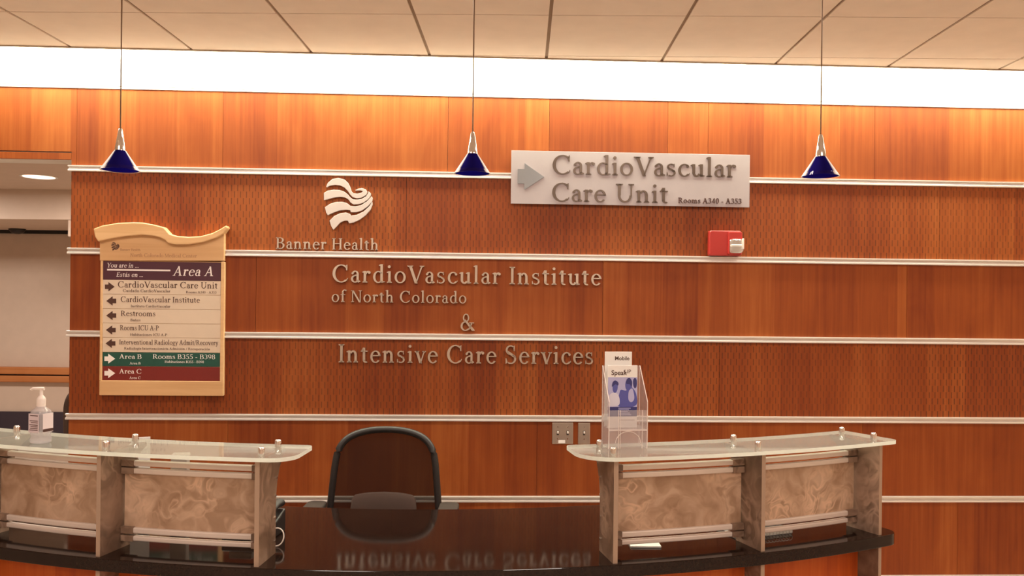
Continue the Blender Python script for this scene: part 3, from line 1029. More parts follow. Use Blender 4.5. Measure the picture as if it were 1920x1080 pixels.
# ------------------------------------------------------------------ directory board
d0, dh0 = wall_at(190.5, 740)
DO = (d0, dh0)
W2 = lambda x, y: (wall_at(x, y)[0] - d0, wall_at(x, y)[1] - dh0)
dr = thing('directory_board', 'maple directory board with a wavy crest and direction strips on the left wall', 'directory', on_wall(d0, dh0), WALL_TILT)
bwid = W2(421.5, 740)[0]
top_strip = W2(300, 489.5)[1]
MB().box(0, -0.022, 0, bwid, -0.001, top_strip).build('board', M_MAPLE, dr, bevel=0.004)
lip = MB().box(0, -0.030, 0, bwid, -0.021, W2(300, 713)[1])
lip.build('bottom_rail', M_MAPLE, dr, bevel=0.003)
for u0, u1 in ((0.0, W2(196.5, 600)[0]), (W2(416.5, 600)[0], bwid)):
    MB().box(u0, -0.030, W2(300, 713)[1], u1, -0.021, top_strip).build('side_rail', M_MAPLE, dr, bevel=0.002)
crest_top = [(183.1, 430.4), (199, 424.6), (228.3, 419.5), (257.5, 418.3), (275, 419), (294, 422.4), (313.6, 427.5), (318.8, 433.3), (324.6, 439.9), (337.7, 443.8), (359.6, 445.4), (381.5, 444.3), (403.3, 438.4), (418, 431), (429.6, 423.9)]
crest_bot = [(432, 429), (423.8, 440), (409.2, 448.2), (385.8, 456), (359.6, 460), (334.8, 460.3), (321, 457.4), (315.8, 451.6), (307, 447.2), (294, 443.8), (272, 442), (245.8, 444.3), (218, 448.6), (191.9, 454.5), (186, 445)]
hp = [W2(192, 489.2)] + [W2(x, y - 4) for x, y in crest_bot[::-1][1:-1]] + [W2(424, 441)] + [W2(423.5, 489.8)]
MB().plate(hp, -0.032, -0.001).build('header_plate', M_MAPLE, dr, bevel=0.003)
MB().plate([W2(*p) for p in crest_top + crest_bot], -0.052, -0.001).build('crest', M_MAPLE, dr, bevel=0.006, seg=3)
k = 15.0 / 580
em2 = MB()
for b in emblem_polys(213.8, 455.0, k):
    em2.plate([(s - d0, h - dh0) for s, h in b], -0.0328, -0.032, back=False)
em2.build('small_emblem', M_INK, dr)
text_px(MB(), 'Banner Health', 230, 268, 470.6, 4.3, 0.032, 0.0008, origin=DO).build('lettering', M_INKLT, dr)
text_px(MB(), 'North Colorado Medical Center', 249, 373, 482, 6.6, 0.032, 0.0008, origin=DO).build('lettering', M_INKLT, dr)


def arrow_px(x0, x1, y0, y1, front, right=True):
    m = (y0 + y1) / 2
    xm = x0 + (x1 - x0) * 0.36
    q = (y1 - y0) * 0.24
    pts = [(x0, m - q), (xm, m - q), (xm, y0), (x1, m), (xm, y1), (xm, m + q), (x0, m + q)]
    if not right:
        pts = [(x0 + x1 - x, y) for x, y in pts]
    return MB().plate([W2(*p) for p in pts], -front - 0.0008, -front, back=False)


ROWS = [
    ('plum', 489.8, 524.6, M_PURPLE, M_WHITEINK, None, [('You are in ...', 204, 264, 501.7, 8.6, 0.2), ('Estás en ...', 222, 272, 519, 8.4, 0.2), ('Area A', 327, 403, 517.3, 18.5, 0.2)]),
    ('cream', 524.6, 551.2, M_INSERT, M_INK, (201, 219, 529, 546.5, True), [('CardioVascular Care Unit', 224.5, 411, 539, 11.6, 0), ('Cuidado CardioVascular', 234, 323, 547.3, 5, 0), ('Rooms A340 - A353', 352, 409, 549.8, 4.2, 0)]),
    ('cream', 551.4, 578.4, M_INSERT, M_INK, (203.5, 222, 555.5, 573, False), [('CardioVascular Institute', 230, 378, 566, 10.4, 0), ('Instituto CardioVascular', 249, 323, 575.8, 4.6, 0)]),
    ('cream', 578.6, 605.4, M_INSERT, M_INK, (203.3, 222, 582.8, 600, False), [('Restrooms', 230.5, 295.5, 592, 9.8, 0), ('Baños', 248.5, 267.5, 602, 4.8, 0)]),
    ('cream', 605.6, 632.0, M_INSERT, M_INK, (202.7, 221, 609.8, 627, False), [('Rooms ICU A-P', 229, 301.5, 618.6, 9.4, 0), ('Habitaciones ICU A-P', 248, 317, 629, 4.6, 0)]),
    ('cream', 632.2, 659.4, M_INSERT, M_INK, (202, 220.5, 634.8, 652, False), [('Interventional Radiology Admit/Recovery', 227.5, 412, 645, 8.8, 0), ('Radiología Intervencionista Admisión / Recuperación', 237, 397, 654.6, 4.2, 0)]),
    ('green', 659.6, 685.6, M_GREEN, M_WHITEINK, (200, 220, 662.8, 681, True), [('Area B', 227.5, 269.7, 672, 8.8, 0), ('Rooms B355 - B398', 290, 406.5, 672, 8.8, 0), ('Area B', 247, 267.5, 682.6, 4.6, 0), ('Habitaciones B355 - B398', 312.5, 385.5, 679.7, 4.6, 0)]),
    ('maroon', 685.8, 712.2, M_MAROON, M_WHITEINK, (200, 220, 690, 708, True), [('Area C', 227.5, 269.3, 699.5, 8.8, 0), ('Area C', 246.5, 267.5, 709.6, 4.6, 0)]),
]
for colname, y0, y1, mat, ink, arr, lines in ROWS:
    u0, v1 = W2(196.8, y0)
    u1, v0 = W2(416.5, y1)
    v0 = W2(196.8, y1)[1]
    st = MB().box(u0, -0.0265, v0 + 0.0006, u1, -0.021, v1 - 0.0006).build('direction_strip', mat, dr, bevel=0.0006, seg=1)
    st['label'] = colname + ' direction strip'
    for t, x0, x1, y, cap, sl in lines:
        text_px(MB(), t, x0, x1, y, cap, 0.0265, 0.0008, sl, DO).build('lettering', ink, st)
    if arr:
        arrow_px(arr[0], arr[1], arr[2], arr[3], 0.0265, arr[4]).build('arrow', ink, st)
    else:
        p0, p1 = W2(205, 507.5), W2(323, 505.8)
        MB().box(p0[0], -0.0273, p0[1], p1[0], -0.0265, p1[1] - 0.0005).build('rule_line', ink, st)

# ------------------------------------------------------------------ fire alarm strobe
fs0, fh0 = wall_at(1326, 480)
fs1, fh1 = wall_at(1386, 434)
fw, fh = fs1 - fs0, fh1 - fh0
fa = thing('fire_alarm', 'red fire alarm strobe with a clear lens on the slotted wood wall', 'fire alarm', on_wall(fs0, fh0), WALL_TILT)
MB().plate(rrect(0, 0, fw, fh, 0.012), -0.042, 0.0).build('body', M_RED, fa, bevel=0.006, seg=3)
MB().plate(rrect(fw * 0.57, fh * 0.04, fw * 1.0, fh * 0.95, 0.01), -0.056, -0.040).build('strobe_mount', M_RED, fa, bevel=0.004, seg=2)
MB().plate(rrect(fw * 0.60, fh * 0.10, fw * 0.98, fh * 0.66, 0.014), -0.060, -0.054).build('reflector', M_CHROME, fa, bevel=0.003)
lens = MB().plate(rrect(fw * 0.60, fh * 0.10, fw * 0.99, fh * 0.66, 0.018), -0.088, -0.056)
lens.build('lens', M_LENS, fa, bevel=0.008, seg=3)
MB().tube([(fw * 0.63, -0.074, fh * 0.40), (fw * 0.95, -0.074, fh * 0.40)], 0.006, 10).build('flash_tube', M_WHITEPL, fa, smooth=40)
MB().plate(rrect(fw * 0.985, fh * 0.26, fw * 1.035, fh * 0.68, 0.003), -0.07, -0.035).build('side_tab', M_WHITEPL, fa, bevel=0.002)

# ------------------------------------------------------------------ switch plates
def switch_plate(x0, x1, y0, y1, n, label, note):
    s0, h0 = wall_at(x0, y1)
    s1, h1 = wall_at(x1, y0)
    w, h = s1 - s0, h1 - h0
    o = thing('switch_plate', label, 'light switch', on_wall(s0, h0), WALL_TILT)
    MB().plate(rrect(0, 0, w, h, 0.004), -0.007, 0.0).build('cover_plate', M_STEEL, o, bevel=0.003, seg=2)
    for i in range(n):
        u = w * (i + 0.5) / n + (0.002 if i == 0 and n > 1 else -0.002 if n > 1 else 0)
        MB().box(u - 0.006, -0.009, h * 0.42, u + 0.006, -0.006, h * 0.62).build('switch_slot', M_DKGREY, o)
        MB().box(u - 0.004, -0.02, h * 0.50, u + 0.004, -0.006, h * 0.60).build('toggle', M_WHITEPL, o, bevel=0.0015)
        for v in (0.24, 0.80):
            MB().tube([(u, -0.0085, h * v), (u, -0.006, h * v)], 0.003, 8).build('screw', M_CHROME, o)
    if note:
        MB().box(w * 0.30, -0.0085, h * 0.04, w * 0.62, -0.0068, h * 0.18).build('paper_tag', M_PAPER, o)
    return o


switch_plate(1034.8, 1074.8, 792, 832, 2, 'wide steel plate with two toggle switches beside the right counter', True)
switch_plate(1083.3, 1106.5, 792.5, 832, 1, 'narrow steel plate with a single toggle switch beside the brochure holder', False)

# ------------------------------------------------------------------ curved reception desk
CX, CY = -0.484, 6.767


def pol(psi, r):
    return (CX + r * math.sin(psi), CY - r * math.cos(psi))


def sector(p0, p1, r0, r1, corners=(0, 0, 0, 0), n=36):
    """annular sector outline; corner radii at (front left, front right, back right, back left)"""
    R = (r0 + r1) / 2
    L = (p1 - p0) * R
    H = r1 - r0
    pts = []
    def corner(cx, cy, rad, a0):
        if rad <= 0:
            pts.append((cx, cy)); return
        sx = 1 if cx > L / 2 else -1
        sy = 1 if cy > H / 2 else -1
        ox, oy = cx - sx * rad, cy - sy * rad
        for k in range(9):
            a = math.radians(a0 + 90 * k / 8)
            pts.append((ox + rad * math.cos(a), oy + rad * math.sin(a)))
    # counter clockwise in (u, v=r): front is v=H
    corner(0, 0, corners[3], 180)
    for k in range(1, n):
        u = L * k / n
        if corners[3] < u < L - corners[2]:
            pts.append((u, 0))
    corner(L, 0, corners[2], 270)
    corner(L, H, corners[1], 0)
    for k in range(n - 1, 0, -1):
        u = L * k / n
        if corners[0] < u < L - corners[1]:
            pts.append((u, H))
    corner(0, H, corners[0], 90)
    return [pol(p0 + u / R, r0 + v) for u, v in pts]


DESK_H = 0.76
FINS_L = (-0.359, -0.221, -0.083)
FINS_R = (0.206, 0.343, 0.480)
desk = thing('reception_desk', 'curved reception desk base of orange cherry wood below the dark counter', 'desk', (pol(0.0, 3.9)[0], pol(0, 3.9)[1], 0))
DL = Vector(desk.location)


def dpart(mb, name, mat, par, **kw):
    base = Vector(par.location)
    mb.v = [(x - base.x, y - base.y, z - base.z) for x, y, z in mb.v]
    return mb.build(name, mat, par, **kw)


dpart(MB().slab(sector(-0.44, 0.480, 3.99, 4.01), 0.10, DESK_H - 0.043), 'front_panel', M_DESKWOOD, desk)
dpart(MB().slab(sector(-0.44, 0.470, 3.94, 3.955), 0.0, 0.10), 'toe_kick', M_BLACK, desk)
for p in (-0.44, 0.4755):
    dpart(MB().slab(sector(p - 0.003, p + 0.003, 3.40, 4.00, n=2), 0.0, DESK_H - 0.043), 'end_panel', M_DESKWOOD, desk)
FT = 0.016


def fin_mesh(psi, prof):
    """profile (d behind the front, height) extruded to the fin's thickness; front edge gets the edge material"""
    mb = MB()
    c = Vector((math.cos(psi), math.sin(psi), 0))
    inw = Vector((-math.sin(psi), math.cos(psi), 0))
    fx, fy = pol(psi, 4.104)
    f0 = Vector((fx, fy, 0))
    n = len(prof)
    A = [f0 + inw * d + Vector((0, 0, h)) - c * FT / 2 for d, h in prof]
    B = [p + c * FT for p in A]
    mb.v = [tuple(p) for p in A + B]
    mb.f = [list(range(n))[::-1], list(range(n, 2 * n))]
    mb.m = [0, 0]
    for i in range(n):
        j = (i + 1) % n
        mb.f.append([i, j, n + j, n + i])
        front = prof[i][0] < 0.004 and prof[j][0] < 0.004
        mb.m.append(1 if front else 0)
    return mb


for p in FINS_L + FINS_R:
    dpart(fin_mesh(p, [(0.0, 0.0), (0.095, 0.0), (0.095, DESK_H - 0.043), (0.0, DESK_H - 0.043)]), 'support_fin', [M_FIN, M_FINEDGE], desk)

ct = MB().slab(sector(-0.435, 0.505, 3.337, 4.118, (0.03, 0.055, 0.03, 0.03), 60), DESK_H - 0.043, DESK_H)
cto = ct.build('countertop', M_GRANITE, bevel=0.0025)
tag(cto, 'long curved polished dark granite countertop of the reception desk', 'countertop')


def transaction(p0, p1, fins, side, label, cl, cr):
    mid = fins[1]
    t = thing('transaction_counter', label, 'counter', (pol(mid, 4.0)[0], pol(mid, 4.0)[1], DESK_H))
    if side == 'L':
        out = sector(p0, p1, 3.872, 4.124, (0.02, 0.085, 0.03, 0.02))
    else:
        out = sector(p0, p1, 3.866, 4.126, (0.13, 0.03, 0.006, 0.03))
    dpart(MB().slab(out, 1.1055, 1.119, 0, 1), 'glass_top', [M_GLASSTOP, M_GLASSEDGE], t)
    for p in fins:
        prof = [(0.0, 0.0)] + [(0.150, 0.0), (0.148, 0.12), (0.150, 0.20), (0.160, 0.245), (0.178, 0.285), (0.205, 0.318), (0.235, 0.335), (0.238, 0.347)] + [(0.0, 0.347)]
        f = dpart(fin_mesh(p, [(d, h + DESK_H) for d, h in prof]), 'support_fin', [M_FIN, M_FINEDGE], t)
        for h in (0.045, 0.125, 0.20, 0.26, 0.305):
            d = 0.139 if h < 0.21 else 0.147 if h < 0.27 else 0.178
            x, y = pol(p, 4.104 - d)
            c = Vector((math.cos(p), math.sin(p), 0)) * (FT / 2 + 0.004)
            sm = MB()
            q = Vector((x, y, DESK_H + h))
            sm.tube([q - c, q + c], 0.0042, 10)
            b = Vector(t.location)
            sm.v = [(vx - b.x, vy - b.y, vz - b.z) for vx, vy, vz in sm.v]
            sm.build('screw', M_CHROME, f, smooth=50)
        for r in (4.07, 3.92):
            x, y = pol(p, r)
            so = MB().lathe([(0.0001, 0.026), (0.007, 0.026), (0.0105, 0.0235), (0.0115, 0.020), (0.0115, 0.0), (0.009, -0.001), (0.009, -0.014)], 20, (x, y, 1.119))
            dpart(so, 'standoff', M_CHROME, t, smooth=50)
    for a, b in zip(fins, fins[1:]):
        q0, q1 = a + FT / 2 / 4.0 + 0.0006, b - FT / 2 / 4.0 - 0.0006
        dpart(MB().slab(sector(q0 + 0.0012, q1 - 0.0012, 3.985, 3.993, n=14), 0.825, 1.033), 'resin_panel', M_PANEL, t)
        for z0, z1 in ((1.049, 1.068), (1.022, 1.041), (0.815, 0.835), (0.789, 0.806)):
            rl = dpart(MB().slab(sector(q0, q1, 3.982, 4.004, n=14), z0, z1), 'rail', M_RAIL, t, bevel=0.004)
            for q in (q0, q1):
                e = 0.012 if q == q0 else -0.012
                cb = MB().slab(sector(min(q, q + e), max(q, q + e), 3.979, 4.007, n=2), z0 - 0.0015, z1 + 0.0015)
                bb = Vector(t.location)
                cb.v = [(vx - bb.x, vy - bb.y, vz - bb.z) for vx, vy, vz in cb.v]
                cb.build('end_clip', M_FIN, rl)
    return t


tl = transaction(-0.425, -0.054, FINS_L, 'L', 'left raised glass topped counter with mottled resin panels, holding the pump bottle', 0, 0)
trc = transaction(0.177, 0.4985, FINS_R, 'R', 'right raised glass topped counter with mottled resin panels, holding the brochure stand', 0, 0)
GT = 1.119

# ------------------------------------------------------------------ things on the counters
# pump bottle
b = thing('pump_bottle', 'clear hand sanitizer pump bottle with white pump on left glass counter', 'bottle', (-1.648, 2.882, GT + 0.0006), math.radians(74))


def squircle(hx, hy, z, n=28, e=3.2):
    out = []
    for k in range(n):
        a = 2 * PI * k / n
        c, s_ = math.cos(a), math.sin(a)
        out.append((hx * math.copysign(abs(c) ** (2 / e), c), hy * math.copysign(abs(s_) ** (2 / e), s_), z))
    return out


def loft(rings, cap=True):
    mb = MB()
    n = len(rings[0])
    for r in rings:
        mb.v += r
    for i in range(len(rings) - 1):
        for k in range(n):
            k2 = (k + 1) % n
            mb.f.append([i * n + k, i * n + k2, (i + 1) * n + k2, (i + 1) * n + k]); mb.m.append(0)
    if cap:
        mb.f.append(list(range(n))[::-1]); mb.m.append(0)
        m = (len(rings) - 1) * n
        mb.f.append([m + k for k in range(n)]); mb.m.append(0)
    return mb


loft([squircle(0.024, 0.024, 0.0), squircle(0.029, 0.029, 0.004), squircle(0.030, 0.030, 0.016), squircle(0.026, 0.026, 0.026), squircle(0.0295, 0.0295, 0.034),
      squircle(0.030, 0.030, 0.10), squircle(0.027, 0.027, 0.115), squircle(0.017, 0.017, 0.124, e=2.4), squircle(0.014, 0.014, 0.130, e=2)]).build('body', M_BOTTLE, b, smooth=60)
lb = MB().box(-0.022, -0.0312, 0.040, 0.022, -0.0304, 0.106).build('front_label', plain('label_film', (0.78, 0.68, 0.70, 1), 0.5), b)
MB().box(-0.022, -0.0317, 0.042, 0.022, -0.0312, 0.052).build('label_band', M_INK, lb)
sd = MB().box(-0.0312, -0.022, 0.040, -0.0304, 0.022, 0.106).build('side_label', plain('side_label_film', (0.66, 0.56, 0.60, 1), 0.5), b)
for v in (0.098, 0.080, 0.074, 0.066, 0.060, 0.054, 0.048):
    MB().box(-0.0318, -0.018, v, -0.0312, 0.018 - random.random() * 0.010, v + 0.0024).build('print_line', M_INK, sd)
pump = loft([squircle(0.0145, 0.0145, 0.128, e=2), squircle(0.0150, 0.0150, 0.152, e=2), squircle(0.0135, 0.0135, 0.158, e=2), squircle(0.0075, 0.0075, 0.166, e=2), squircle(0.006, 0.006, 0.168, e=2),
             squircle(0.0055, 0.0055, 0.188, e=2)]).build('pump_collar', M_WHITEPL, b, smooth=50)
nz = math.radians(180 - 74)
dx, dy = math.cos(nz), math.sin(nz)
MB().tube([(-0.010 * dx, -0.010 * dy, 0.190), (0.012 * dx, 0.012 * dy, 0.1905), (0.030 * dx, 0.030 * dy, 0.190), (0.037 * dx, 0.037 * dy, 0.186)], [0.0062, 0.0055, 0.0045, 0.0038], 12).build('pump_spout', M_WHITEPL, b, smooth=50)

# brochure holder with two brochures
bh = thing('brochure_holder', 'clear acrylic brochure stand on the right glass counter', 'brochure holder', (0.408, 2.948, GT + 0.0006), 0.13)
th = 0.003
w2, dep = 0.071, 0.052


def sheet(mb, poly, axis, c0, c1):
    if axis == 'x':
        if area2(poly) < 0:
            poly = poly[::-1]
        n = len(poly)
        bb = len(mb.v)
        mb.v += [(c0, y, z) for y, z in poly] + [(c1, y, z) for y, z in poly]
        mb.f.append([bb + i for i in range(n)][::-1]); mb.m.append(0)
        mb.f.append([bb + n + i for i in range(n)]); mb.m.append(0)
        for i in range(n):
            j = (i + 1) % n
            mb.f.append([bb + i, bb + j, bb + n + j, bb + n + i]); mb.m.append(1)
    return mb


MB().box(-w2, dep - th, 0.0, w2, dep, 0.285).build('back_panel', M_ACRYLIC, bh)
sidep = [(dep - th, 0.0), (-dep, 0.0), (-dep, 0.165), (dep - th, 0.285)]
for x in (-w2, w2 - th):
    sheet(MB(), sidep, 'x', x, x + th).build('side_panel', [M_ACRYLIC, M_ACRYLICEDGE], bh)
MB().box(-w2 + th, -dep, 0.0, w2 - th, -dep + th, 0.135).build('front_panel', M_ACRYLIC, bh)
MB().box(-w2 + th, -dep + th, 0.064, w2 - th, dep - th, 0.067).build('shelf', M_ACRYLIC, bh)
MB().box(-w2 + th, -dep + 0.0005, 0.062, w2 - th, -dep + 0.003, 0.067).build('shelf_edge', M_ACRYLICEDGE, bh)
arch = [(0.045 * math.cos(PI * k / 16), -dep - 0.0005, 0.020 + 0.040 * math.sin(PI * k / 16)) for k in range(17)]
MB().tube(arch, 0.0012, 6).build('arch_line', M_ACRYLICEDGE, bh)
for u in (-0.036, -0.030, 0.050):
    MB().box(u, -dep - 0.0012, 0.0, u + 0.0018, -dep, 0.135).build('edge_line', M_ACRYLICEDGE, bh)


def bfont(text, size, mat, parent, x, y, z, name='lettering', bold=0.0):
    cu = bpy.data.curves.new(name, 'FONT')
    cu.body = text
    cu.size = size
    cu.offset = bold
    cu.extrude = 0.0002
    tmp = bpy.data.objects.new(name, cu)
    COL.objects.link(tmp)
    dg = bpy.context.evaluated_depsgraph_get()
    me = bpy.data.meshes.new_from_object(tmp.evaluated_get(dg))
    bpy.data.objects.remove(tmp)
    o = bpy.data.objects.new(name, me)
    COL.objects.link(o)
    me.materials.clear(); me.materials.append(mat)
    o.parent = parent
    o.location = (x, y, z)
    o.rotation_euler = (PI / 2, 0, 0)
    return o


def bworld(parent, lx, ly, lz):
    a = parent.rotation_euler[2]
    L = parent.location
    return (L[0] + lx * math.cos(a) - ly * math.sin(a), L[1] + lx * math.sin(a) + ly * math.cos(a), L[2] + lz)


PW = 0.108
rear = thing('brochure', 'plain white brochure standing taller at the back of the clear stand', 'brochure', bworld(bh, -0.0105, 0.040, 0.0675), 0.13, 'brochures in the clear stand')
MB().box(-PW / 2 + 0.001, -0.004, 0.0, PW / 2 - 0.008, 0.004, 0.268).build('booklet', M_PAPER, rear)
bfont('Mobile', 0.020, M_INK, rear, -0.018, -0.0042, 0.238, bold=0.0003)
front = thing('brochure', 'brochure with a blue photograph of people in the front of the clear stand', 'brochure', bworld(bh, -0.010, -0.004, 0.0675), 0.13, 'brochures in the clear stand')
bk = MB().box(-PW / 2, -0.004, 0.0, PW / 2, 0.004, 0.222).build('booklet', M_PAPER, front)
bfont('Speak', 0.024, M_INK, front, -PW / 2 + 0.012, -0.0042, 0.188, bold=0.00035)
bfont('UP', 0.020, M_INK, front, 0.006, -0.0042, 0.194)
ph = MB().box(-PW / 2 + 0.0005, -0.0046, 0.040, PW / 2 - 0.0005, -0.004, 0.180).build('cover_photo', M_BLUELT, front)


def blob(pts, mat, lay, name):
    p = catmull(pts, 5)
    return MB().plate([(u * PW - PW / 2, v * 0.140 + 0.040) for u, v in p], -0.0046 - 0.0002 * lay, -0.0046, back=False).build(name, mat, ph)


# three figures in the printed photograph (generic)
blob([(0.30, 0.30), (0.38, 0.55), (0.44, 0.68), (0.62, 0.66), (0.72, 0.78), (0.94, 0.62), (0.98, 0.30), (0.6, 0.22)], M_BLUEINK, 1, 'printed_figures')
blob([(0.02, 0.28), (0.04, 0.52), (0.16, 0.60), (0.32, 0.58), (0.40, 0.44), (0.36, 0.28)], plain('print_white', (0.72, 0.72, 0.86, 1), 0.6), 2, 'printed_shirt')
blob([(0.17, 0.66), (0.17, 0.82), (0.25, 0.88), (0.33, 0.80), (0.31, 0.66), (0.24, 0.60)], M_BLUEINK, 3, 'printed_head')
blob([(0.14, 0.76), (0.16, 0.87), (0.25, 0.92), (0.35, 0.86), (0.34, 0.79), (0.25, 0.82)], M_BLUEDK, 4, 'printed_hair')
blob([(0.60, 0.72), (0.60, 0.88), (0.70, 0.96), (0.79, 0.88), (0.78, 0.72), (0.69, 0.66)], M_BLUEINK, 3, 'printed_head')
blob([(0.62, 0.84), (0.64, 0.95), (0.74, 0.98), (0.82, 0.88), (0.80, 0.74), (0.74, 0.82)], M_BLUEDK, 4, 'printed_hair')
blob([(0.86, 0.80), (0.86, 0.94), (0.93, 0.98), (0.98, 0.90), (0.97, 0.76), (0.91, 0.72)], M_BLUEDK, 3, 'printed_hair')
blob([(0.70, 0.44), (0.72, 0.66), (0.84, 0.70), (0.90, 0.46), (0.80, 0.36)], M_BLUELT, 2, 'printed_shirt')
MB().box(-PW / 2 + 0.0005, -0.0054, 0.0400, PW / 2 - 0.0005, -0.0046, 0.0740).build('text_panel', M_BLUEDK, ph)
for i, L in enumerate((0.42, 0.36, 0.32, 0.40, 0.44)):
    z = 0.068 - i * 0.0058
    MB().box(-PW / 2 + PW * 0.36, -0.0057, z, -PW / 2 + PW * (0.36 + L), -0.0054, z + 0.0024).build('print_line', M_BLUELT, ph)
MB().box(-PW / 2 + PW * 0.40, -0.0044, 0.026, -PW / 2 + PW * 0.92, -0.004, 0.028).build('print_line', M_GREYPL, front)

# white pad behind the right panel
pd = MB().box(-0.055, -0.045, 0, 0.055, 0.045, 0.006).build('note_pad', M_PAPER, bevel=0.001)
pd.location = (0.487, 2.975, DESK_H + 0.0005); pd.rotation_euler = (0, 0, 0.02)
tag(pd, 'white note pad lying on the granite behind the right counter panel', 'note pad')

# spiral notebook behind the far right panel
px_, py_ = pol(0.378, 3.93)
nb = thing('spiral_notebook', 'spiral bound notebook lying behind the far right resin panel', 'notebook', (px_, py_, DESK_H + 0.0005), 0.378)
MB().box(-0.115, -0.02, 0.0, 0.115, 0.14, 0.012).build('pages', M_PAPER, nb, bevel=0.001)
MB().box(-0.117, -0.02, 0.012, 0.117, 0.142, 0.015).build('cover', M_BLACK, nb, bevel=0.001)
coil = []
for k in range(15 * 14 + 1):
    a = 2 * PI * k / 14
    coil.append((-0.112 + 0.224 * k / (15 * 14), -0.022 + 0.011 * math.cos(a), 0.0125 + 0.011 * math.sin(a)))
MB().tube(coil, 0.0012, 5).build('wire_coil', M_ALU, nb, smooth=60)

# desk items glimpsed behind the left counter
dv = thing('desk_telephone', 'black desk device half hidden behind the inner end of left counter', 'telephone', (-0.938, 3.02, DESK_H + 0.0006), -0.1)
prof = [(-0.09, 0.0), (0.09, 0.0), (0.09, 0.085), (-0.09, 0.03)]
mbp = MB()
sheet(mbp, prof, 'x', -0.085, 0.085)
mbp.m = [0] * len(mbp.m)
mbp.build('base', M_BLACK, dv, bevel=0.006)
MB().tube([(0.062, -0.085, 0.055), (0.062, -0.05, 0.075), (0.062, 0.05, 0.103), (0.062, 0.085, 0.105)], [(0.022, 0.016), (0.015, 0.012), (0.015, 0.012), (0.022, 0.016)], 12).build('handset', M_BLACK, dv, smooth=50)
MB().box(-0.065, -0.07, 0.040, 0.02, 0.03, 0.062).build('keypad', M_GREYPL, dv, bevel=0.002)
cb = [(-0.818 + 0.025 * math.sin(2 * PI * k / 32) - 0.005, 2.905 + 0.01 * math.cos(2 * PI * k / 32), DESK_H + 0.0315 + 0.029 * math.cos(2 * PI * k / 32)) for k in range(32)]
co = MB().tube(cb, 0.0024, 8, closed=True).build('cable_loop', M_WHITEPL, smooth=60)
tag(co, 'thin white cable loop standing on the granite by the inner end of left counter', 'cable')

wh = thing('document_stand', 'white slanted document stand behind the left counter, under its glass', 'document stand', (-1.47, 3.22, DESK_H + 0.0005), 0.3)
pr = [(-0.075, 0.0), (0.055, 0.0), (0.055, 0.326), (0.005, 0.326), (-0.075, 0.24)]
MB().plate(pr, -0.015, -0.011).build('front_leaf', M_PAPER, wh)
MB().box(-0.075, -0.011, 0.0, 0.055, 0.075, 0.012).build('base', M_WHITEPL, wh, bevel=0.002)
gb = thing('desk_box', 'small grey box behind the left counter, seen between its upper rails', 'box', (-1.265, 3.15, DESK_H + 0.0005), 0.2)
MB().box(-0.030, -0.03, 0.0, 0.030, 0.03, 0.262).build('case', M_GREYPL, gb, bevel=0.004)
MB().box(-0.031, -0.031, 0.262, 0.031, 0.031, 0.275).build('lid', M_GREYPL, gb, bevel=0.003)

# ------------------------------------------------------------------ office chair
oc = thing('office_chair', 'black mesh back office chair behind the dark countertop', 'chair', (-0.583, 3.84, 0), 0.0)
# backrest outline in (x, z); front of the chair faces the camera
OUT = [(-0.258, 0.50), (-0.255, 0.62), (-0.245, 0.75), (-0.232, 0.88), (-0.215, 0.94), (-0.175, 0.985), (-0.10, 1.012), (0.0, 1.020), (0.10, 1.012), (0.175, 0.985), (0.215, 0.94), (0.232, 0.88), (0.245, 0.75), (0.255, 0.62), (0.258, 0.50), (0.20, 0.455), (0.0, 0.445), (-0.20, 0.455)]
OUT = catmull(OUT, 4)


def backy(x, z):
    return 0.02 + 0.10 * (z - 0.5) * 0.5 - 0.05 * (x / 0.25) ** 2


MB().tube([(x, backy(x, z), z) for x, z in OUT], [(0.016, 0.016)] * len(OUT), 10, closed=True).build('back_frame', M_BLACK, oc, smooth=60)
mm = MB()
rows = 14
grid = []
zs = [0.452 + (1.012 - 0.452) * k / rows for k in range(rows + 1)]


def half_w(z):
    best = 0
    for i in range(len(OUT)):
        (x0, z0), (x1, z1) = OUT[i], OUT[(i + 1) % len(OUT)]
        if (z0 - z) * (z1 - z) <= 0 and z0 != z1:
            x = x0 + (x1 - x0) * (z - z0) / (z1 - z0)
            best = max(best, x)
    return best


for z in zs:
    hwid = half_w(z)
    grid.append([(hwid * t / 8, backy(hwid * t / 8, z), z) for t in range(-8, 9)])
for r in range(rows):
    for c in range(16):
        mm.face([grid[r][c], grid[r][c + 1], grid[r + 1][c + 1], grid[r + 1][c]])
mm.build('back_mesh', M_MESH, oc, smooth=60, merge=True)
lp = loft([[(x, -0.055 + y, z) for x, y, z in squircle(a, bb, zz, e=3.5)] for a, bb, zz in ((0.13, 0.012, 0.555), (0.152, 0.022, 0.565), (0.155, 0.026, 0.60), (0.153, 0.026, 0.67), (0.148, 0.024, 0.712), (0.135, 0.016, 0.726))])
lp.v = [(x, y + backy(x, z), z + 0.012 * (1 - (x / 0.15) ** 2)) for x, y, z in lp.v]
lp.build('lumbar_pad', M_BROWNFAB, oc, smooth=50)
MB().slab(rrect(-0.25, -0.46, 0.25, 0.0, 0.09), 0.425, 0.49).build('seat', M_DKGREY, oc, bevel=0.025, seg=4)
MB().tube([(0, 0.10, 0.95 - 0.4), (0, 0.10, 0.46), (0, 0.02, 0.40), (0, -0.15, 0.395)], 0.022, 12).build('back_bracket', M_BLACK, oc, smooth=50)
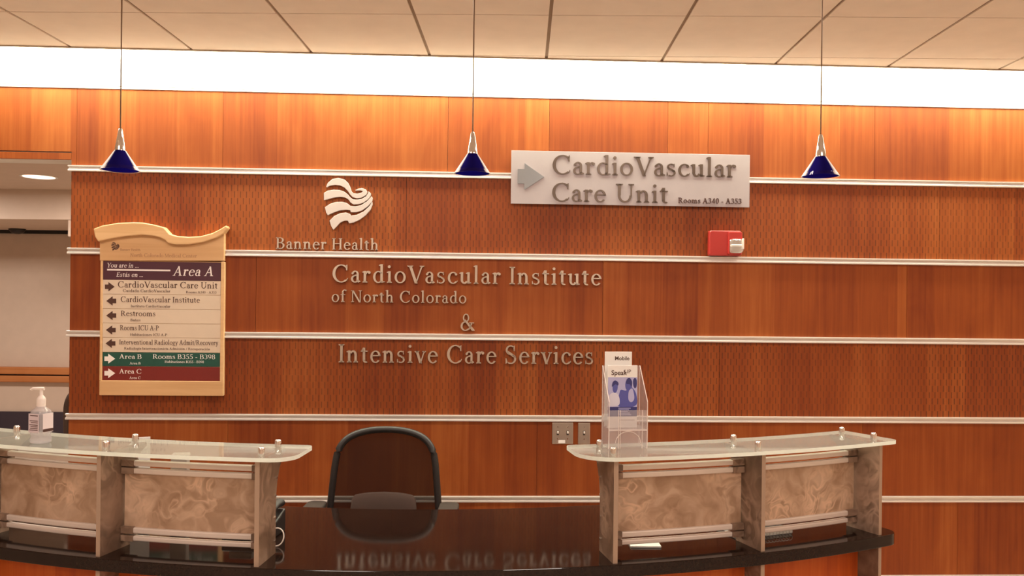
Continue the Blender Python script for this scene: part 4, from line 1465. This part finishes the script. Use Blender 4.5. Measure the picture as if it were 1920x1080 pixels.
for sx in (-1, 1):
    ar = MB().tube([(sx * 0.30, -0.17, 0.42), (sx * 0.31, -0.17, 0.62), (sx * 0.30, -0.17, 0.675)], 0.016, 10)
    ar.tube([(sx * 0.10, -0.17, 0.405), (sx * 0.30, -0.17, 0.42)], 0.014, 10)
    ao = ar.build('arm_support', M_BLACK, oc, smooth=50)
    MB().slab([(x, y) for x, y in rrect(sx * 0.305 - 0.045, -0.33, sx * 0.305 + 0.045, -0.03, 0.03)], 0.672, 0.700).build('arm_pad', M_ARM, ao, bevel=0.008, seg=3)
MB().lathe([(0.0001, 0.40), (0.05, 0.40), (0.05, 0.36), (0.03, 0.34), (0.03, 0.12), (0.0001, 0.12)], 20, (0, -0.2, 0)).build('gas_column', M_BLACK, oc, smooth=40)
for k in range(5):
    a = 2 * PI * k / 5 + 0.3
    e = Vector((0.29 * math.cos(a), -0.2 + 0.29 * math.sin(a), 0.075))
    lg = MB().tube([(0, -0.2, 0.13), tuple(e)], [0.024, 0.014], 10).build('base_leg', M_BLACK, oc, smooth=50)
    cw = MB()
    u = Vector((-math.sin(a), math.cos(a), 0))
    q = Vector((e.x, e.y, 0.03))
    for s_ in (-1, 1):
        cw.tube([q + u * (0.004 * s_), q + u * (0.022 * s_)], 0.0295, 16)
    cw.tube([q, tuple(e)], 0.006, 8)
    cw.build('caster', M_BLACK, lg, smooth=40)

# ------------------------------------------------------------------ pendant lamps
def pendant(x, y, h, label):
    o = thing('pendant_lamp', label, 'lamp', (x, y, h), 0, 'blue cone pendant lamps over the desk')
    MB().lathe([(0.0190, 0.074), (0.0675, 0.0), (0.0640, 0.0005), (0.0165, 0.072)], 40, close=True).build('clear_shade', M_SHADECLEAR, o, smooth=40)
    MB().lathe([(0.0165, 0.0735), (0.0628, 0.002), (0.0608, 0.003), (0.0150, 0.0725)], 40, close=True).build('blue_shade', M_BLUEGLASS, o, smooth=40)
    MB().lathe([(0.0001, 0.154), (0.0045, 0.154), (0.0070, 0.148), (0.0195, 0.076), (0.0195, 0.0725), (0.0001, 0.0725)], 32).build('chrome_cap', M_CHROME, o, smooth=40)
    MB().lathe([(0.0001, 0.0725), (0.010, 0.0725), (0.012, 0.055), (0.009, 0.040), (0.0001, 0.036)], 20).build('bulb', M_WHITEPL, o, smooth=50)
    MB().tube([(0, 0, 0.152), (0, 0, CEIL - h)], 0.0026, 8).build('cord', plain('cord_bronze', (0.16, 0.085, 0.035, 1), 0.4, 0.3), o, smooth=60)
    MB().lathe([(0.0001, CEIL - h - 0.025), (0.05, CEIL - h - 0.025), (0.055, CEIL - h - 0.02), (0.055, CEIL - h)], 28).build('ceiling_canopy', M_CHROME, o, smooth=40)
    return o


pendant(-1.437, 3.0, 2.096, 'blue cone pendant lamp hanging above the left directory board')
pendant(-0.150, 3.0, 2.098, 'blue cone pendant lamp hanging just left of the pale arrow plaque')
pendant(1.121, 3.0, 2.102, 'blue cone pendant lamp hanging to the right of the pale arrow plaque')
